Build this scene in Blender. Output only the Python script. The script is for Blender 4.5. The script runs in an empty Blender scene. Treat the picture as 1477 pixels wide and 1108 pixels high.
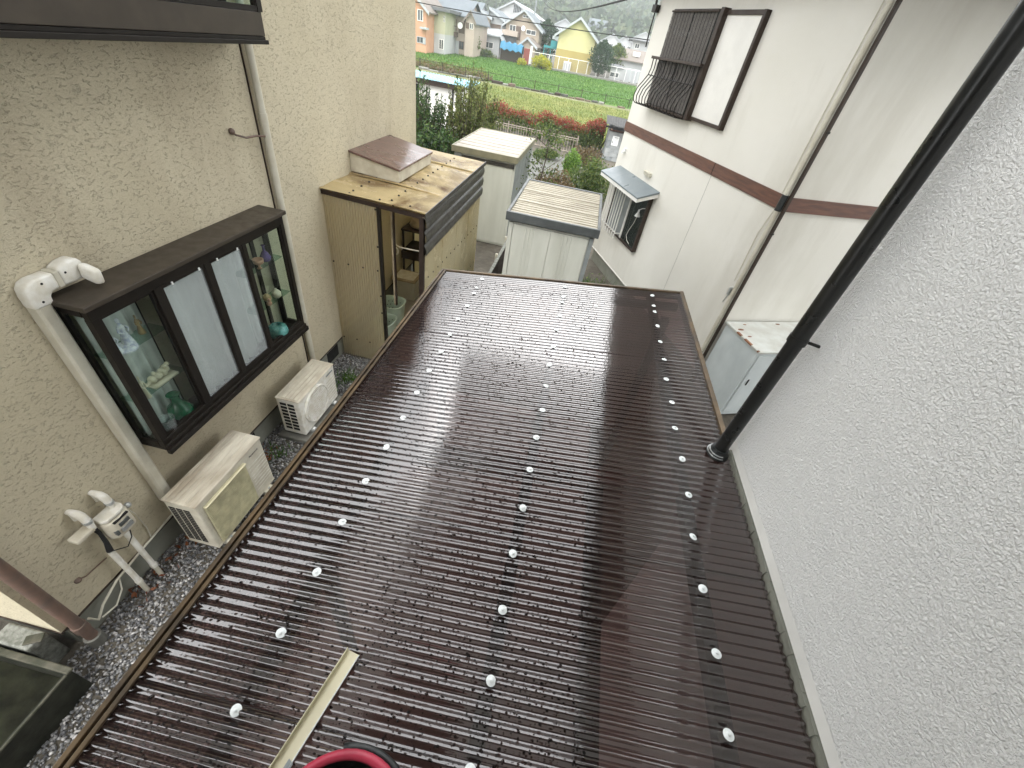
import bpy, bmesh, math, random
import numpy as np
from mathutils import Vector, Matrix

random.seed(7); RNG = np.random.default_rng(7)
S = bpy.context.scene
COL = S.collection
HC = 3.87                                   # camera height above the yard

# ------------------------------------------------------------------ camera
F_PX, CX, CY = 596.48, 738.5, 554.0
P_, R_, Y_ = math.radians(39.7), math.radians(-10.752), math.radians(3.705)
def cam_axes():
    fwd = Vector((-math.sin(Y_)*math.cos(P_), math.cos(Y_)*math.cos(P_), -math.sin(P_)))
    right = Vector((math.cos(Y_), math.sin(Y_), 0)); down = fwd.cross(right)
    r = math.cos(R_)*right + math.sin(R_)*down
    d = -math.sin(R_)*right + math.cos(R_)*down
    return r, d, fwd
AX = cam_axes()
cam = bpy.data.cameras.new('camera'); camo = bpy.data.objects.new('camera', cam); COL.objects.link(camo)
r, d, f = AX
camo.matrix_world = Matrix(((r.x, -d.x, -f.x, 0), (r.y, -d.y, -f.y, 0), (r.z, -d.z, -f.z, HC), (0, 0, 0, 1)))
cam.sensor_width = 36; cam.lens = 36*F_PX/1477; cam.clip_start = 0.02; cam.clip_end = 3000
S.camera = camo

def ray(p):
    u, v = (p[0]-CX)/F_PX, (p[1]-CY)/F_PX
    return AX[0]*u + AX[1]*v + AX[2]
def at_x(p, x): q = ray(p); q = q*(x/q.x); return Vector((q.x, q.y, q.z+HC))
def at_y(p, y): q = ray(p); q = q*(y/q.y); return Vector((q.x, q.y, q.z+HC))
def at_z(p, z): q = ray(p); q = q*((z-HC)/q.z); return Vector((q.x, q.y, q.z+HC))
def TZ(y): return 0.0 if y < 52 else min(0.8, (y-52)*0.8/30)      # the field rises gently
def on_ground(p):
    y = at_z(p, 0).y
    for _ in range(30): y = 0.5*y + 0.5*at_z(p, TZ(y)).y
    return at_z(p, TZ(y))

# ------------------------------------------------------------------ sky, sun, exposure (overcast, wet day)
SUN_EL, SUN_AZ = math.radians(60), math.radians(190)
w = bpy.data.worlds.new('World'); S.world = w; w.use_nodes = True
nt = w.node_tree; nt.nodes.clear()
sky = nt.nodes.new('ShaderNodeTexSky'); sky.sky_type = 'NISHITA'; sky.sun_disc = False
sky.sun_elevation = SUN_EL; sky.sun_rotation = SUN_AZ; sky.air_density = 1.0; sky.dust_density = 4.0
bw = nt.nodes.new('ShaderNodeRGBToBW'); mx = nt.nodes.new('ShaderNodeMix'); mx.data_type = 'RGBA'
mx.inputs[0].default_value = 0.88                                  # cloud cover greys the sky out
bg = nt.nodes.new('ShaderNodeBackground'); bg.inputs[1].default_value = 0.15
wo = nt.nodes.new('ShaderNodeOutputWorld')
nt.links.new(sky.outputs[0], bw.inputs[0]); nt.links.new(sky.outputs[0], mx.inputs[6]); nt.links.new(bw.outputs[0], mx.inputs[7])
cl = nt.nodes.new('ShaderNodeMix'); cl.data_type = 'RGBA'; cl.inputs[0].default_value = .72      # even cloud deck
cl.inputs[7].default_value = (7.4, 7.45, 7.5, 1); nt.links.new(mx.outputs[2], cl.inputs[6])
nt.links.new(cl.outputs[2], bg.inputs[0]); nt.links.new(bg.outputs[0], wo.inputs[0])
sl = bpy.data.lights.new('sun', 'SUN'); sl.energy = 0.5; sl.angle = math.radians(40); sl.color = (1, .975, .94)
so = bpy.data.objects.new('sun', sl); COL.objects.link(so)
sd = Vector((math.sin(SUN_AZ)*math.cos(SUN_EL), math.cos(SUN_AZ)*math.cos(SUN_EL), math.sin(SUN_EL)))
so.rotation_euler = sd.to_track_quat('Z', 'Y').to_euler(); so.location = (0, 0, 40)
S.view_settings.view_transform = 'Standard'; S.view_settings.look = 'None'
S.view_settings.exposure = 1.9; S.view_settings.gamma = 1.0
S.render.engine = 'CYCLES'
S.cycles.max_bounces = 10; S.cycles.transparent_max_bounces = 16; S.cycles.transmission_bounces = 8
S.cycles.diffuse_bounces = 4; S.cycles.glossy_bounces = 4; S.cycles.volume_bounces = 1
S.cycles.sample_clamp_indirect = 6

# ------------------------------------------------------------------ materials
MATS = {}
class N:                                                           # tiny node helper
    def __init__(s, name):
        s.m = bpy.data.materials.new(name); s.m.use_nodes = True; s.t = s.m.node_tree; s.t.nodes.clear()
        s.out = s.n('OutputMaterial'); MATS[name] = s.m
    def n(s, t, **k):
        x = s.t.nodes.new('ShaderNode'+t)
        for a, b in k.items():
            if isinstance(a, str) and hasattr(x, a): setattr(x, a, b)
        return x
    def l(s, a, b): s.t.links.new(a, b)
    def coord(s, sc=(1, 1, 1), rot=(0, 0, 0), kind='Object'):
        c = s.n('TexCoord'); m = s.n('Mapping'); m.inputs['Scale'].default_value = sc; m.inputs['Rotation'].default_value = rot
        g = s.n('NewGeometry') if kind == 'World' else None
        s.l(g.outputs['Position'] if g else c.outputs[kind], m.inputs[0]); return m.outputs[0]
    def noise(s, vec, scale, detail=4, rough=.55, dist=0):
        x = s.n('TexNoise'); x.inputs['Scale'].default_value = scale; x.inputs['Detail'].default_value = detail
        x.inputs['Roughness'].default_value = rough; x.inputs['Distortion'].default_value = dist
        s.l(vec, x.inputs['Vector']); return x.outputs['Fac']
    def ramp(s, fac, stops):
        x = s.n('ValToRGB'); e = x.color_ramp.elements
        while len(e) < len(stops): e.new(.5)
        for i, (p, c) in enumerate(stops):
            e[i].position = p; e[i].color = (c[0], c[1], c[2], 1) if isinstance(c, tuple) else (c, c, c, 1)
        s.l(fac, x.inputs[0]); return x.outputs[0]
    def mix(s, fac, a, b, blend='MIX'):
        x = s.n('Mix'); x.data_type = 'RGBA'; x.blend_type = blend
        for v, i in ((fac, 0), (a, 6), (b, 7)):
            if isinstance(v, (int, float)): x.inputs[i].default_value = v
            elif isinstance(v, tuple): x.inputs[i].default_value = (*v[:3], 1)
            else: s.l(v, x.inputs[i])
        return x.outputs[2]
    def bump(s, h, strength=.3, dist=.01, norm=None):
        b = s.n('Bump'); b.inputs['Strength'].default_value = strength; b.inputs['Distance'].default_value = dist
        s.l(h, b.inputs['Height'])
        if norm: s.l(norm, b.inputs['Normal'])
        return b.outputs[0]
    def pr(s, base, rough=.6, metal=0, normal=None, spec=.5, **k):
        p = s.n('BsdfPrincipled')
        for v, i in ((base, 'Base Color'), (rough, 'Roughness'), (metal, 'Metallic'), (spec, 'Specular IOR Level')):
            if isinstance(v, (int, float)): p.inputs[i].default_value = v
            elif isinstance(v, tuple): p.inputs[i].default_value = (*v[:3], 1)
            else: s.l(v, p.inputs[i])
        if normal: s.l(normal, p.inputs['Normal'])
        for a, b in k.items(): p.inputs[a.replace('_', ' ')].default_value = b
        return p.outputs[0]
    def schlick(s, ior, norm=None, both=False):
        r0 = ((ior-1)/(ior+1))**2; r0 = 2*r0/(1+r0) if both else r0
        lw = s.n('LayerWeight'); lw.inputs[0].default_value = .5
        if norm: s.l(norm, lw.inputs['Normal'])
        p = s.n('Math', operation='POWER'); p.inputs[1].default_value = 5; s.l(lw.outputs['Facing'], p.inputs[0])
        m = s.n('Math', operation='MULTIPLY_ADD'); m.inputs[1].default_value = 1-r0; m.inputs[2].default_value = r0
        s.l(p.outputs[0], m.inputs[0]); return m.outputs[0]
    def end(s, sh): s.l(sh, s.out.inputs[0]); return s.m

def plain(name, c, rough=.6, metal=0, var=.12, scale=6, bump=0, bscale=40, c2=None, spec=.5, stretch=(1, 1, 1)):
    k = N(name); v = k.coord(stretch, kind='World')
    c2 = c2 or tuple(x*(1-var*2) for x in c)
    col = k.mix(k.ramp(k.noise(v, scale), [(.35, 0.), (.65, 1.)]), c, c2)
    nm = k.bump(k.noise(v, bscale, 3), bump, .004) if bump else None
    rg = k.ramp(k.noise(v, scale*2.3), [(.3, max(0, rough-.1)), (.7, min(1, rough+.1))])
    return k.end(k.pr(col, rg, metal, nm, spec))

def leaf(name, cols, rough=.45, trans=.35):
    k = N(name); g = k.n('NewGeometry')
    col = k.ramp(g.outputs['Random Per Island'], [(i/(len(cols)-1) if len(cols) > 1 else 0, c) for i, c in enumerate(cols)])
    p = k.pr(col, rough, spec=.35); t = k.n('BsdfTranslucent'); k.l(col, t.inputs[0])
    m = k.n('MixShader'); m.inputs[0].default_value = trans; k.l(p, m.inputs[1]); k.l(t.outputs[0], m.inputs[2])
    return k.end(m.outputs[0])

def sheet_mat(name, tint, transp, refl_rough=.1, transl=.5, ior=1.5, stain=None, wet=0, diff=None, spot=None):
    """thin corrugated plastic: fresnel gloss over a mix of clear and milky transmission"""
    k = N(name); v = k.coord(kind='World')
    col = tint if stain is None else k.mix(k.ramp(k.noise(v, stain[1], 5, .6, 1.2), [(.42, 0.), (.68, 1.)]), tint, stain[0])
    def sh(t, c):
        x = k.n(t); 
        if isinstance(c, tuple): x.inputs[0].default_value = (*c, 1)
        else: k.l(c, x.inputs[0])
        return x
    tr = sh('BsdfTransparent', col); tl = sh('BsdfTranslucent', diff or col); df = sh('BsdfDiffuse', diff or col)
    m1 = k.n('MixShader'); m1.inputs[0].default_value = transl; k.l(df.outputs[0], m1.inputs[1]); k.l(tl.outputs[0], m1.inputs[2])
    m2 = k.n('MixShader'); m2.inputs[0].default_value = transp
    if wet: k.l(k.ramp(k.noise(k.coord((.35, 1.6, 1), kind='World'), 4.5, 6, .65), [(.35, transp*.62), (.62, min(1, transp*1.22))]), m2.inputs[0])
    k.l(m1.outputs[0], m2.inputs[1]); k.l(tr.outputs[0], m2.inputs[2])
    gl = sh('BsdfGlossy', (1, 1, 1)); 
    rr = k.ramp(k.noise(v, 5, 4), [(.35, refl_rough*.6), (.7, refl_rough*(2.6 if wet else 1.6))]); k.l(rr, gl.inputs['Roughness'])
    if wet: 
        nm = k.bump(k.noise(v, 90, 3), wet, .002)
        k.l(nm, gl.inputs['Normal'])
    m3 = k.n('MixShader'); k.l(k.schlick(ior, nm if wet else None, True), m3.inputs[0]); k.l(m2.outputs[0], m3.inputs[1]); k.l(gl.outputs[0], m3.inputs[2])
    return k.end(m3.outputs[0])

def glass_mat(name, tint=(.9, .95, .93), ior=1.45, milk=0, milkcol=(.8, .82, .82)):
    k = N(name); tr = k.n('BsdfTransparent'); tr.inputs[0].default_value = (*tint, 1)
    gl = k.n('BsdfGlossy'); gl.inputs['Roughness'].default_value = .02
    base = tr.outputs[0]
    if milk:
        df = k.n('BsdfDiffuse'); df.inputs[0].default_value = (*milkcol, 1)
        mm = k.n('MixShader'); mm.inputs[0].default_value = milk; k.l(base, mm.inputs[1]); k.l(df.outputs[0], mm.inputs[2]); base = mm.outputs[0]
    m = k.n('MixShader'); k.l(k.schlick(ior), m.inputs[0]); k.l(base, m.inputs[1]); k.l(gl.outputs[0], m.inputs[2])
    return k.end(m.outputs[0])

def stucco(name, c, c2, relief, rscale, rough=.85, pits=0, streak=None, worm=False, dirt=None):
    k = N(name); v = k.coord(kind='World')
    col = k.mix(k.ramp(k.noise(v, 1.3, 5), [(.35, 0.), (.7, 1.)]), c, c2)
    if worm:
        dn = k.n('TexNoise'); dn.inputs['Scale'].default_value = rscale*.6; k.l(v, dn.inputs['Vector'])
        va = k.n('VectorMath', operation='MULTIPLY_ADD'); va.inputs[1].default_value = (.012,)*3
        k.l(dn.outputs['Color'], va.inputs[0]); k.l(v, va.inputs[2])
        vo = k.n('TexVoronoi', feature='SMOOTH_F1'); vo.inputs['Scale'].default_value = rscale; vo.inputs['Smoothness'].default_value = .6
        k.l(va.outputs[0], vo.inputs['Vector'])
        n2 = k.noise(v, rscale*.9, 3, .5, 1.0)
        h = k.mix(.55, vo.outputs['Distance'], k.ramp(n2, [(.35, 0.), (.65, 1.)]))
    else:
        sv = k.coord(streak or (1, 1, 1), kind='World')
        n1 = k.noise(sv, rscale, 5, .7, .3)
        h = k.ramp(n1, [(.30, 0.), (.5, .75), (.75, 1.)])
        if pits:
            n2 = k.noise(sv, rscale*.42, 3, .6, .5)
            pt = k.ramp(n2, [(.56, 1.), (.65, .0)])
            h = k.mix(.6, h, pt); col = k.mix(pt, tuple(x*pits for x in c), col)
    if dirt:
        dv = k.coord((1, 1, .25), kind='World')
        dm = k.ramp(k.noise(dv, dirt[1], 6, .68), [(.48, 0.), (.74, 1.)])
        col = k.mix(dm, col, dirt[0])
    nm = k.bump(h, relief[0], relief[1])
    return k.end(k.pr(col, rough, 0, nm, .3))

M = {}
M['stucco_near'] = stucco('white_stucco_rough', (.84, .84, .815), (.79, .79, .765), (1.0, .0042), 140, worm=True)
M['stucco_left'] = stucco('beige_stucco', (.565, .51, .375), (.51, .455, .325), (1.0, .0055), 170, pits=.78, streak=(1, .55, 1.0), dirt=((.40, .345, .245), .9))
M['stucco_right'] = stucco('white_stucco_fine', (.68, .665, .61), (.645, .63, .57), (.35, .003), 70, dirt=((.53, .51, .45), .8))
M['dark_alu'] = plain('dark_bronze_aluminium', (.013, .0100, .0072), .5, .0, .15, 5, spec=.22)
M['brown_alu'] = plain('brown_sill', (.050, .040, .029), .5, .0, .12, 6, spec=.3)
M['bronze'] = plain('bronze_rail', (.12, .080, .040), .38, .5, .25, 9, c2=(.05, .036, .022))
M['blackpipe'] = plain('black_downpipe', (.010, .0105, .0095), .32, 0, .1, 6)
M['blackrub'] = plain('black_rubber', (.018, .022, .022), .45, 0, .2, 20, .3, 60)
M['cream_pipe'] = plain('cream_pvc', (.58, .56, .47), .42, 0, .07, 5, c2=(.48, .45, .36))
M['white_pvc'] = plain('white_pvc', (.74, .73, .68), .45, 0, .08, 14, c2=(.60, .57, .48))
M['white_plastic'] = plain('white_plastic', (.78, .79, .77), .4, 0, .05, 10)
M['ac_cream'] = plain('weathered_cream_paint', (.60, .57, .47), .5, 0, .12, 7, c2=(.46, .42, .33))
M['ac_top'] = plain('stained_cream_top', (.66, .62, .51), .4, 0, .3, 9, c2=(.38, .33, .25), stretch=(1, .25, 1))
M['ac_yellow'] = plain('yellowed_grille', (.50, .47, .30), .5, 0, .15, 12)
M['black'] = plain('black_void', (.006, .006, .006), .9)
M['concrete'] = plain('wet_concrete', (.20, .195, .17), .45, 0, .2, 5, .4, 60, c2=(.12, .12, .105))
M['slab'] = plain('yard_slab', (.30, .28, .25), .5, 0, .2, 2, .3, 40, c2=(.20, .185, .165))
M['foundation'] = plain('grey_green_foundation', (.235, .24, .20), .6, 0, .12, 4, .3, 70)
M['rustpipe'] = plain('rusty_brown_pipe', (.155, .095, .07), .5, 0, .2, 8, .2, 60, c2=(.10, .072, .058))
M['steel'] = plain('galvanised_steel', (.50, .52, .52), .35, .7, .1, 30)
M['washer'] = plain('white_washer', (.84, .88, .87), .3, 0, .05, 40)
M['green_wall'] = plain('dark_green_trough', (.030, .031, .023), .6, 0, .35, 7, .4, 60, c2=(.012, .013, .009), spec=.15)
M['water'] = plain('dark_pond_mud', (.018, .019, .011), .8, 0, .3, 9, .5, 40, spec=.08)
M['trough_rim'] = plain('weathered_rim', (.085, .080, .060), .7, 0, .3, 14, .6, 60, c2=(.04, .042, .028), spec=.2)
M['oldblock'] = plain('mossy_block', (.22, .225, .20), .7, 0, .3, 30, .9, 90, c2=(.10, .105, .085))
M['wood'] = plain('pinkish_timber', (.72, .48, .38), .6, 0, .2, 4, .2, 50, c2=(.55, .36, .28), stretch=(.3, 4, 4))
M['darkwood'] = plain('dark_timber', (.038, .025, .019), .6, 0, .2, 6, .2, 50, spec=.2)
M['cream_metal'] = plain('cream_metal_strip', (.66, .61, .42), .35, 0, .05, 6)
M['red_rubber'] = plain('red_rubber_rim', (.50, .035, .075), .45, 0, .15, 12)
M['band'] = plain('reddish_brown_band', (.135, .056, .033), .45, 0, .25, 7, .25, 60, c2=(.075, .031, .020), stretch=(.5, .5, 5))
M['frame_brown'] = plain('brown_window_frame', (.042, .028, .020), .5, 0, .15, 8, spec=.25)
M['slate'] = plain('slate_blue_hood', (.15, .18, .195), .35, 0, .05, 2)
M['white_paint'] = plain('white_paint', (.74, .73, .69), .45, 0, .06, 6)
M['offwhite_pane'] = plain('pale_shutter_panel', (.72, .71, .665), .6, 0, .04, 4, .1, 60)
M['blind'] = plain('bamboo_blind', (.13, .118, .105), .8, 0, .3, 25, .5, 120, c2=(.085, .077, .07))
M['shed_paint'] = plain('pale_shed_paint', (.56, .57, .51), .45, 0, .10, 3, c2=(.49, .50, .44), stretch=(2, 2, .35))
M['shed_roof'] = plain('beige_shed_roof', (.45, .42, .34), .5, 0, .3, 5, c2=(.30, .27, .21), stretch=(.4, 3, 1))
M['shed_trim'] = plain('slate_trim', (.095, .105, .105), .4, .2, .12, 6)
M['shed_side'] = plain('grey_shed_side', (.26, .285, .285), .45, .1, .1, 4)
M['rust'] = plain('rust_streak', (.26, .11, .055), .7, 0, .3, 12)
M['fascia'] = plain('dark_corrugated_fascia', (.052, .048, .042), .4, .2, .15, 8)
M['hood_top'] = None
k = N('wet_brown_hood'); v = k.coord(kind='World')
bt = k.n('TexBrick'); bt.inputs['Scale'].default_value = 4.5; bt.inputs['Color1'].default_value = (.145, .085, .072, 1); bt.inputs['Color2'].default_value = (.105, .066, .056, 1)
bt.inputs['Mortar'].default_value = (.09, .055, .045, 1); bt.inputs['Mortar Size'].default_value = .015; k.l(v, bt.inputs['Vector'])
wet = k.ramp(k.noise(v, 2.2, 4), [(.47, .28), (.56, .05)])
M['hood_top'] = k.end(k.pr(bt.outputs[0], wet, 0, k.bump(k.noise(v, 60), .15, .002), .5))
M['roof_pc'] = sheet_mat('brown_polycarbonate', (.22, .130, .125), .52, .030, .5, 1.66, wet=.07, diff=(.062, .040, .036))
M['cream_pc'] = sheet_mat('yellowed_polycarbonate', (.72, .64, .43), .40, .16, .62, 1.5, diff=(.74, .67, .48), stain=((.60, .50, .31), 1.6))
M['cream_roof'] = sheet_mat('stained_polycarbonate_roof', (.74, .60, .33), .12, .14, .5, 1.5, stain=((.17, .085, .032), 1.3), wet=.1)
M['cream_side'] = sheet_mat('pale_yellow_panel', (.76, .70, .49), .14, .2, .5, 1.45, stain=((.66, .58, .36), 1.2))
M['glass'] = glass_mat('window_glass', ior=1.38)
M['frost'] = glass_mat('frosted_glass', milk=.30, milkcol=(.62, .65, .67))
M['shelfglass'] = glass_mat('green_shelf_glass', (.72, .84, .79))
M['drop'] = None
M['drop'] = glass_mat('water_drop', (.34, .30, .28), ior=1.33)
M['curtain'] = plain('grey_lace_curtain', (.62, .63, .61), .9, 0, .1, 6)
M['porcelain'] = plain('white_porcelain', (.75, .74, .72), .2, 0, .05, 9)
M['porcelain_blue'] = plain('blue_white_porcelain', (.80, .79, .79), .2, 0, .1, 45, c2=(.45, .46, .60))
M['cream_ceramic'] = plain('cream_ceramic', (.62, .56, .42), .35, 0, .1, 18)
M['gold_ceramic'] = plain('ochre_ceramic', (.34, .23, .10), .35, 0, .2, 18)
M['green_glaze'] = plain('green_glaze', (.006, .10, .045), .12, 0, .2, 8)
M['teal_glaze'] = plain('teal_glaze', (.10, .30, .28), .25, 0, .15, 18, .5, 110)
M['purple_glaze'] = plain('purple_glaze', (.085, .045, .20), .15, 0, .15, 10)
M['orange_ceramic'] = plain('orange_ceramic', (.50, .27, .17), .35, 0, .1, 10)
M['clear_glass'] = glass_mat('cut_glass', (.80, .86, .86), 1.6, milk=.12)
M['basket'] = plain('pale_aqua_plastic', (.50, .63, .58), .4, 0, .05, 6)
M['binclear'] = plain('milky_plastic_bin', (.50, .49, .42), .4, 0, .08, 6)
M['linen'] = plain('beige_linen', (.42, .35, .24), .9, 0, .2, 8, .4, 30)
M['rope'] = plain('white_cord', (.70, .68, .60), .7)
M['blockgrey'] = plain('grey_block', (.36, .375, .37), .75, 0, .18, 3, .5, 50, c2=(.25, .265, .265))
M['blockdark'] = plain('weathered_block', (.25, .27, .275), .75, 0, .25, 6, .5, 50, c2=(.15, .165, .17))
M['mortar'] = plain('mortar', (.30, .30, .29), .9)
M['paper'] = plain('white_paper', (.80, .81, .79), .6, 0, .02)
M['ink'] = plain('black_ink', (.03, .03, .035), .6)
M['iron'] = plain('brown_iron', (.155, .115, .09), .5, .3, .2, 6)
M['iron_pale'] = plain('pale_iron', (.34, .29, .235), .5, .2, .2, 6)
M['bark'] = plain('bark', (.085, .062, .042), .9, 0, .25, 12, .6, 40)
M['leaf_dark'] = leaf('dark_leaf', [(.012, .035, .010), (.028, .070, .016), (.050, .105, .022), (.10, .15, .035)])
M['leaf_mid'] = leaf('olive_leaf', [(.030, .060, .014), (.060, .105, .022), (.095, .140, .030), (.17, .19, .05)])
M['leaf_olive'] = leaf('pale_olive_leaf', [(.045, .070, .016), (.085, .115, .025), (.125, .150, .040), (.21, .22, .075)])
M['leaf_light'] = leaf('light_leaf', [(.07, .15, .02), (.12, .23, .03), (.19, .30, .05)])
M['leaf_yellow'] = leaf('yellow_blossom', [(.34, .33, .012), (.46, .43, .015), (.16, .22, .02)])
M['leaf_red'] = leaf('red_leaf', [(.13, .025, .018), (.25, .035, .030), (.33, .06, .04), (.16, .075, .025), (.09, .10, .025)])
M['leaf_brown'] = leaf('dry_leaf', [(.10, .065, .03), (.17, .115, .055), (.075, .08, .03)])
M['leaf_conifer'] = leaf('conifer_leaf', [(.012, .034, .016), (.022, .052, .024), (.038, .075, .03)])
M['leaf_hill'] = leaf('hill_leaf', [(.025, .045, .028), (.040, .065, .030), (.060, .085, .038), (.085, .10, .05)], .8, .1)
M['grassblade'] = leaf('grass_blade', [(.032, .095, .010), (.058, .14, .015), (.10, .18, .028)])
M['drygrass'] = leaf('dry_grass_blade', [(.11, .145, .030), (.15, .175, .040), (.08, .125, .022), (.20, .19, .065)])

def ground_mat(name, stops, scale, bump=.5, rough=.8, stretch=(1, 1, 1)):
    k = N(name); v = k.coord(stretch, kind='World')
    a = k.noise(v, scale, 8, .7, .6); b = k.noise(v, scale*.12, 4)
    f = k.mix(.45, a, b); col = k.ramp(f, stops)
    return k.end(k.pr(col, rough, 0, k.bump(k.noise(v, scale*4, 4), bump, .05), .2))
M['soil'] = ground_mat('wet_soil', [(.35, (.050, .043, .034)), (.5, (.095, .085, .068)), (.65, (.15, .135, .11))], 3)
M['field_dry'] = ground_mat('yellow_green_grass', [(.36, (.070, .115, .017)), (.5, (.130, .150, .028)), (.62, (.195, .185, .046))], .9)
M['field_green'] = ground_mat('green_grass', [(.36, (.030, .095, .008)), (.5, (.055, .135, .012)), (.66, (.11, .17, .025))], .8)
M['path'] = ground_mat('path_dirt', [(.36, (.07, .085, .03)), (.52, (.13, .135, .06)), (.68, (.22, .205, .16))], 1.2)
M['hillside'] = ground_mat('hillside_green', [(.36, (.025, .042, .025)), (.6, (.055, .075, .035))], .05)
k = N('gravel_stone'); g = k.n('NewGeometry'); v = k.coord(kind='World')
gc = k.ramp(g.outputs['Random Per Island'], [(0, (.055, .056, .060)), (.35, (.13, .132, .135)), (.65, (.22, .22, .215)), (.88, (.36, .35, .34)), (1, (.55, .54, .52))])
M['gravel'] = k.end(k.pr(gc, .32, 0, k.bump(k.noise(v, 120, 3), .3, .002), .5))

# ------------------------------------------------------------------ mesh helpers
class MB:
    def __init__(s, T=None): s.v = []; s.f = []; s.mi = []; s.T = T
    def add(s, vs, fs, mi=0):
        b = len(s.v)
        s.v += [tuple(s.T @ Vector(p)) for p in vs] if s.T is not None else [tuple(p) for p in vs]
        s.f += [tuple(b+i for i in q) for q in fs]; s.mi += [mi]*len(fs); return s
    def hexa(s, p, mi=0):       # 0-3 bottom ccw, 4-7 top ccw
        return s.add(p, [(3, 2, 1, 0), (4, 5, 6, 7), (0, 1, 5, 4), (1, 2, 6, 5), (2, 3, 7, 6), (3, 0, 4, 7)], mi)
    def box(s, x0, x1, y0, y1, z0, z1, mi=0):
        return s.hexa([(x0, y0, z0), (x1, y0, z0), (x1, y1, z0), (x0, y1, z0), (x0, y0, z1), (x1, y0, z1), (x1, y1, z1), (x0, y1, z1)], mi)
    def tube(s, pts, r, n=10, mi=0, caps=True):
        pts = [Vector(p) for p in pts]; rs = r if isinstance(r, (list, tuple)) else [r]*len(pts)
        vs = []; fs = []; ref = None
        for i, p in enumerate(pts):
            t = (pts[min(i+1, len(pts)-1)]-pts[max(i-1, 0)]).normalized()
            if ref is None: ref = Vector((0, 0, 1)) if abs(t.z) < .9 else Vector((1, 0, 0))
            a = t.cross(ref).normalized(); b = t.cross(a).normalized(); ref = a.cross(t).normalized() if abs(a.cross(t).dot(ref)) > .05 else ref
            for j in range(n):
                c = 2*math.pi*j/n; vs.append(p + (a*math.cos(c)+b*math.sin(c))*rs[i])
        for i in range(len(pts)-1):
            for j in range(n):
                k = (j+1) % n; fs.append((i*n+j, i*n+k, (i+1)*n+k, (i+1)*n+j))
        if caps: fs.append(tuple(range(n-1, -1, -1))); fs.append(tuple((len(pts)-1)*n+j for j in range(n)))
        return s.add(vs, fs, mi)
    def lathe(s, prof, o=(0, 0, 0), n=20, mi=0, sx=1, sy=1):
        vs = []; fs = []
        for r_, z in prof:
            for j in range(n):
                c = 2*math.pi*j/n; vs.append((o[0]+r_*sx*math.cos(c), o[1]+r_*sy*math.sin(c), o[2]+z))
        for i in range(len(prof)-1):
            for j in range(n):
                k = (j+1) % n; fs.append((i*n+j, i*n+k, (i+1)*n+k, (i+1)*n+j))
        fs.append(tuple(range(n-1, -1, -1))); fs.append(tuple((len(prof)-1)*n+j for j in range(n)))
        return s.add(vs, fs, mi)
    def prism(s, poly, off, mi=0):
        n = len(poly); off = Vector(off); vs = [Vector(p) for p in poly]; vs += [p+off for p in vs]
        return s.add(vs, [tuple(range(n-1, -1, -1)), tuple(range(n, 2*n))]+[(i, (i+1) % n, n+(i+1) % n, n+i) for i in range(n)], mi)
    def ball(s, c, r, n=10, mi=0, sz=1):
        prof = [(max(r*math.sin(math.pi*i/8), r*.02), -r*sz*math.cos(math.pi*i/8)) for i in range(9)]
        return s.lathe(prof, c, n, mi)
    def mesh(s, name, mats, smooth=False, bevel=0):
        me = bpy.data.meshes.new(name); me.from_pydata(s.v, [], s.f)
        for m in (mats if isinstance(mats, (list, tuple)) else [mats]): me.materials.append(M[m])
        if len(set(s.mi)) > 1: me.polygons.foreach_set('material_index', s.mi)
        bm = bmesh.new(); bm.from_mesh(me)
        bmesh.ops.recalc_face_normals(bm, faces=bm.faces)
        if bevel:
            es = [e for e in bm.edges if len(e.link_faces) == 2 and e.calc_face_angle(0) > .6]
            bmesh.ops.bevel(bm, geom=es, offset=bevel, segments=2, profile=.5, affect='EDGES', clamp_overlap=True)
        bm.to_mesh(me); bm.free()
        if smooth:
            me.polygons.foreach_set('use_smooth', [True]*len(me.polygons))
            if smooth != 'all': me.set_sharp_from_angle(angle=math.radians(40))
        return me
    def build(s, name, mats, parent=None, smooth=False, bevel=0, kind=None):
        me = s.mesh(name, mats, smooth, bevel)
        return put(name, me, parent, kind=kind)

def put(name, me, parent=None, loc=None, rot=None, scale=None, kind=None):
    o = bpy.data.objects.new(name, me); COL.objects.link(o)
    if parent is None and loc is None and me is not None and len(me.vertices):      # origin at the thing's base
        co = np.empty(len(me.vertices)*3); me.vertices.foreach_get('co', co); co = co.reshape(-1, 3)
        c = np.array([(co[:, 0].min()+co[:, 0].max())/2, (co[:, 1].min()+co[:, 1].max())/2, co[:, 2].min()])
        me.vertices.foreach_set('co', (co-c).ravel()); me.update(); o.location = c
    if parent is not None:
        o.parent = parent; p = parent
        mw = Matrix.Identity(4); chain = []
        while p is not None: chain.append(p); p = p.parent
        for q in reversed(chain): mw = mw @ q.matrix_parent_inverse @ q.matrix_basis
        o.matrix_parent_inverse = mw.inverted()
    if loc is not None: o.location = loc
    if rot is not None: o.rotation_euler = rot
    if scale is not None: o.scale = scale
    if kind: o['kind'] = kind
    return o
def tag(o, label, cat, group=None):
    o['label'] = label; o['category'] = cat
    if group: o['group'] = group
    return o
def thing(name, label, cat, loc=(0, 0, 0), group=None):
    o = bpy.data.objects.new(name, None); COL.objects.link(o); o.location = loc; o.empty_display_size = .1
    return tag(o, label, cat, group)
def struct(name, mb, mat, smooth=False):
    o = mb.build(name, mat, None, smooth); o['kind'] = 'structure'; return o
def bx(name, mat, parent, x0, x1, y0, y1, z0, z1, bevel=0, T=None, kind=None):
    return MB(T).box(x0, x1, y0, y1, z0, z1).build(name, mat, parent, bevel=bevel, kind=kind)
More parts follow.
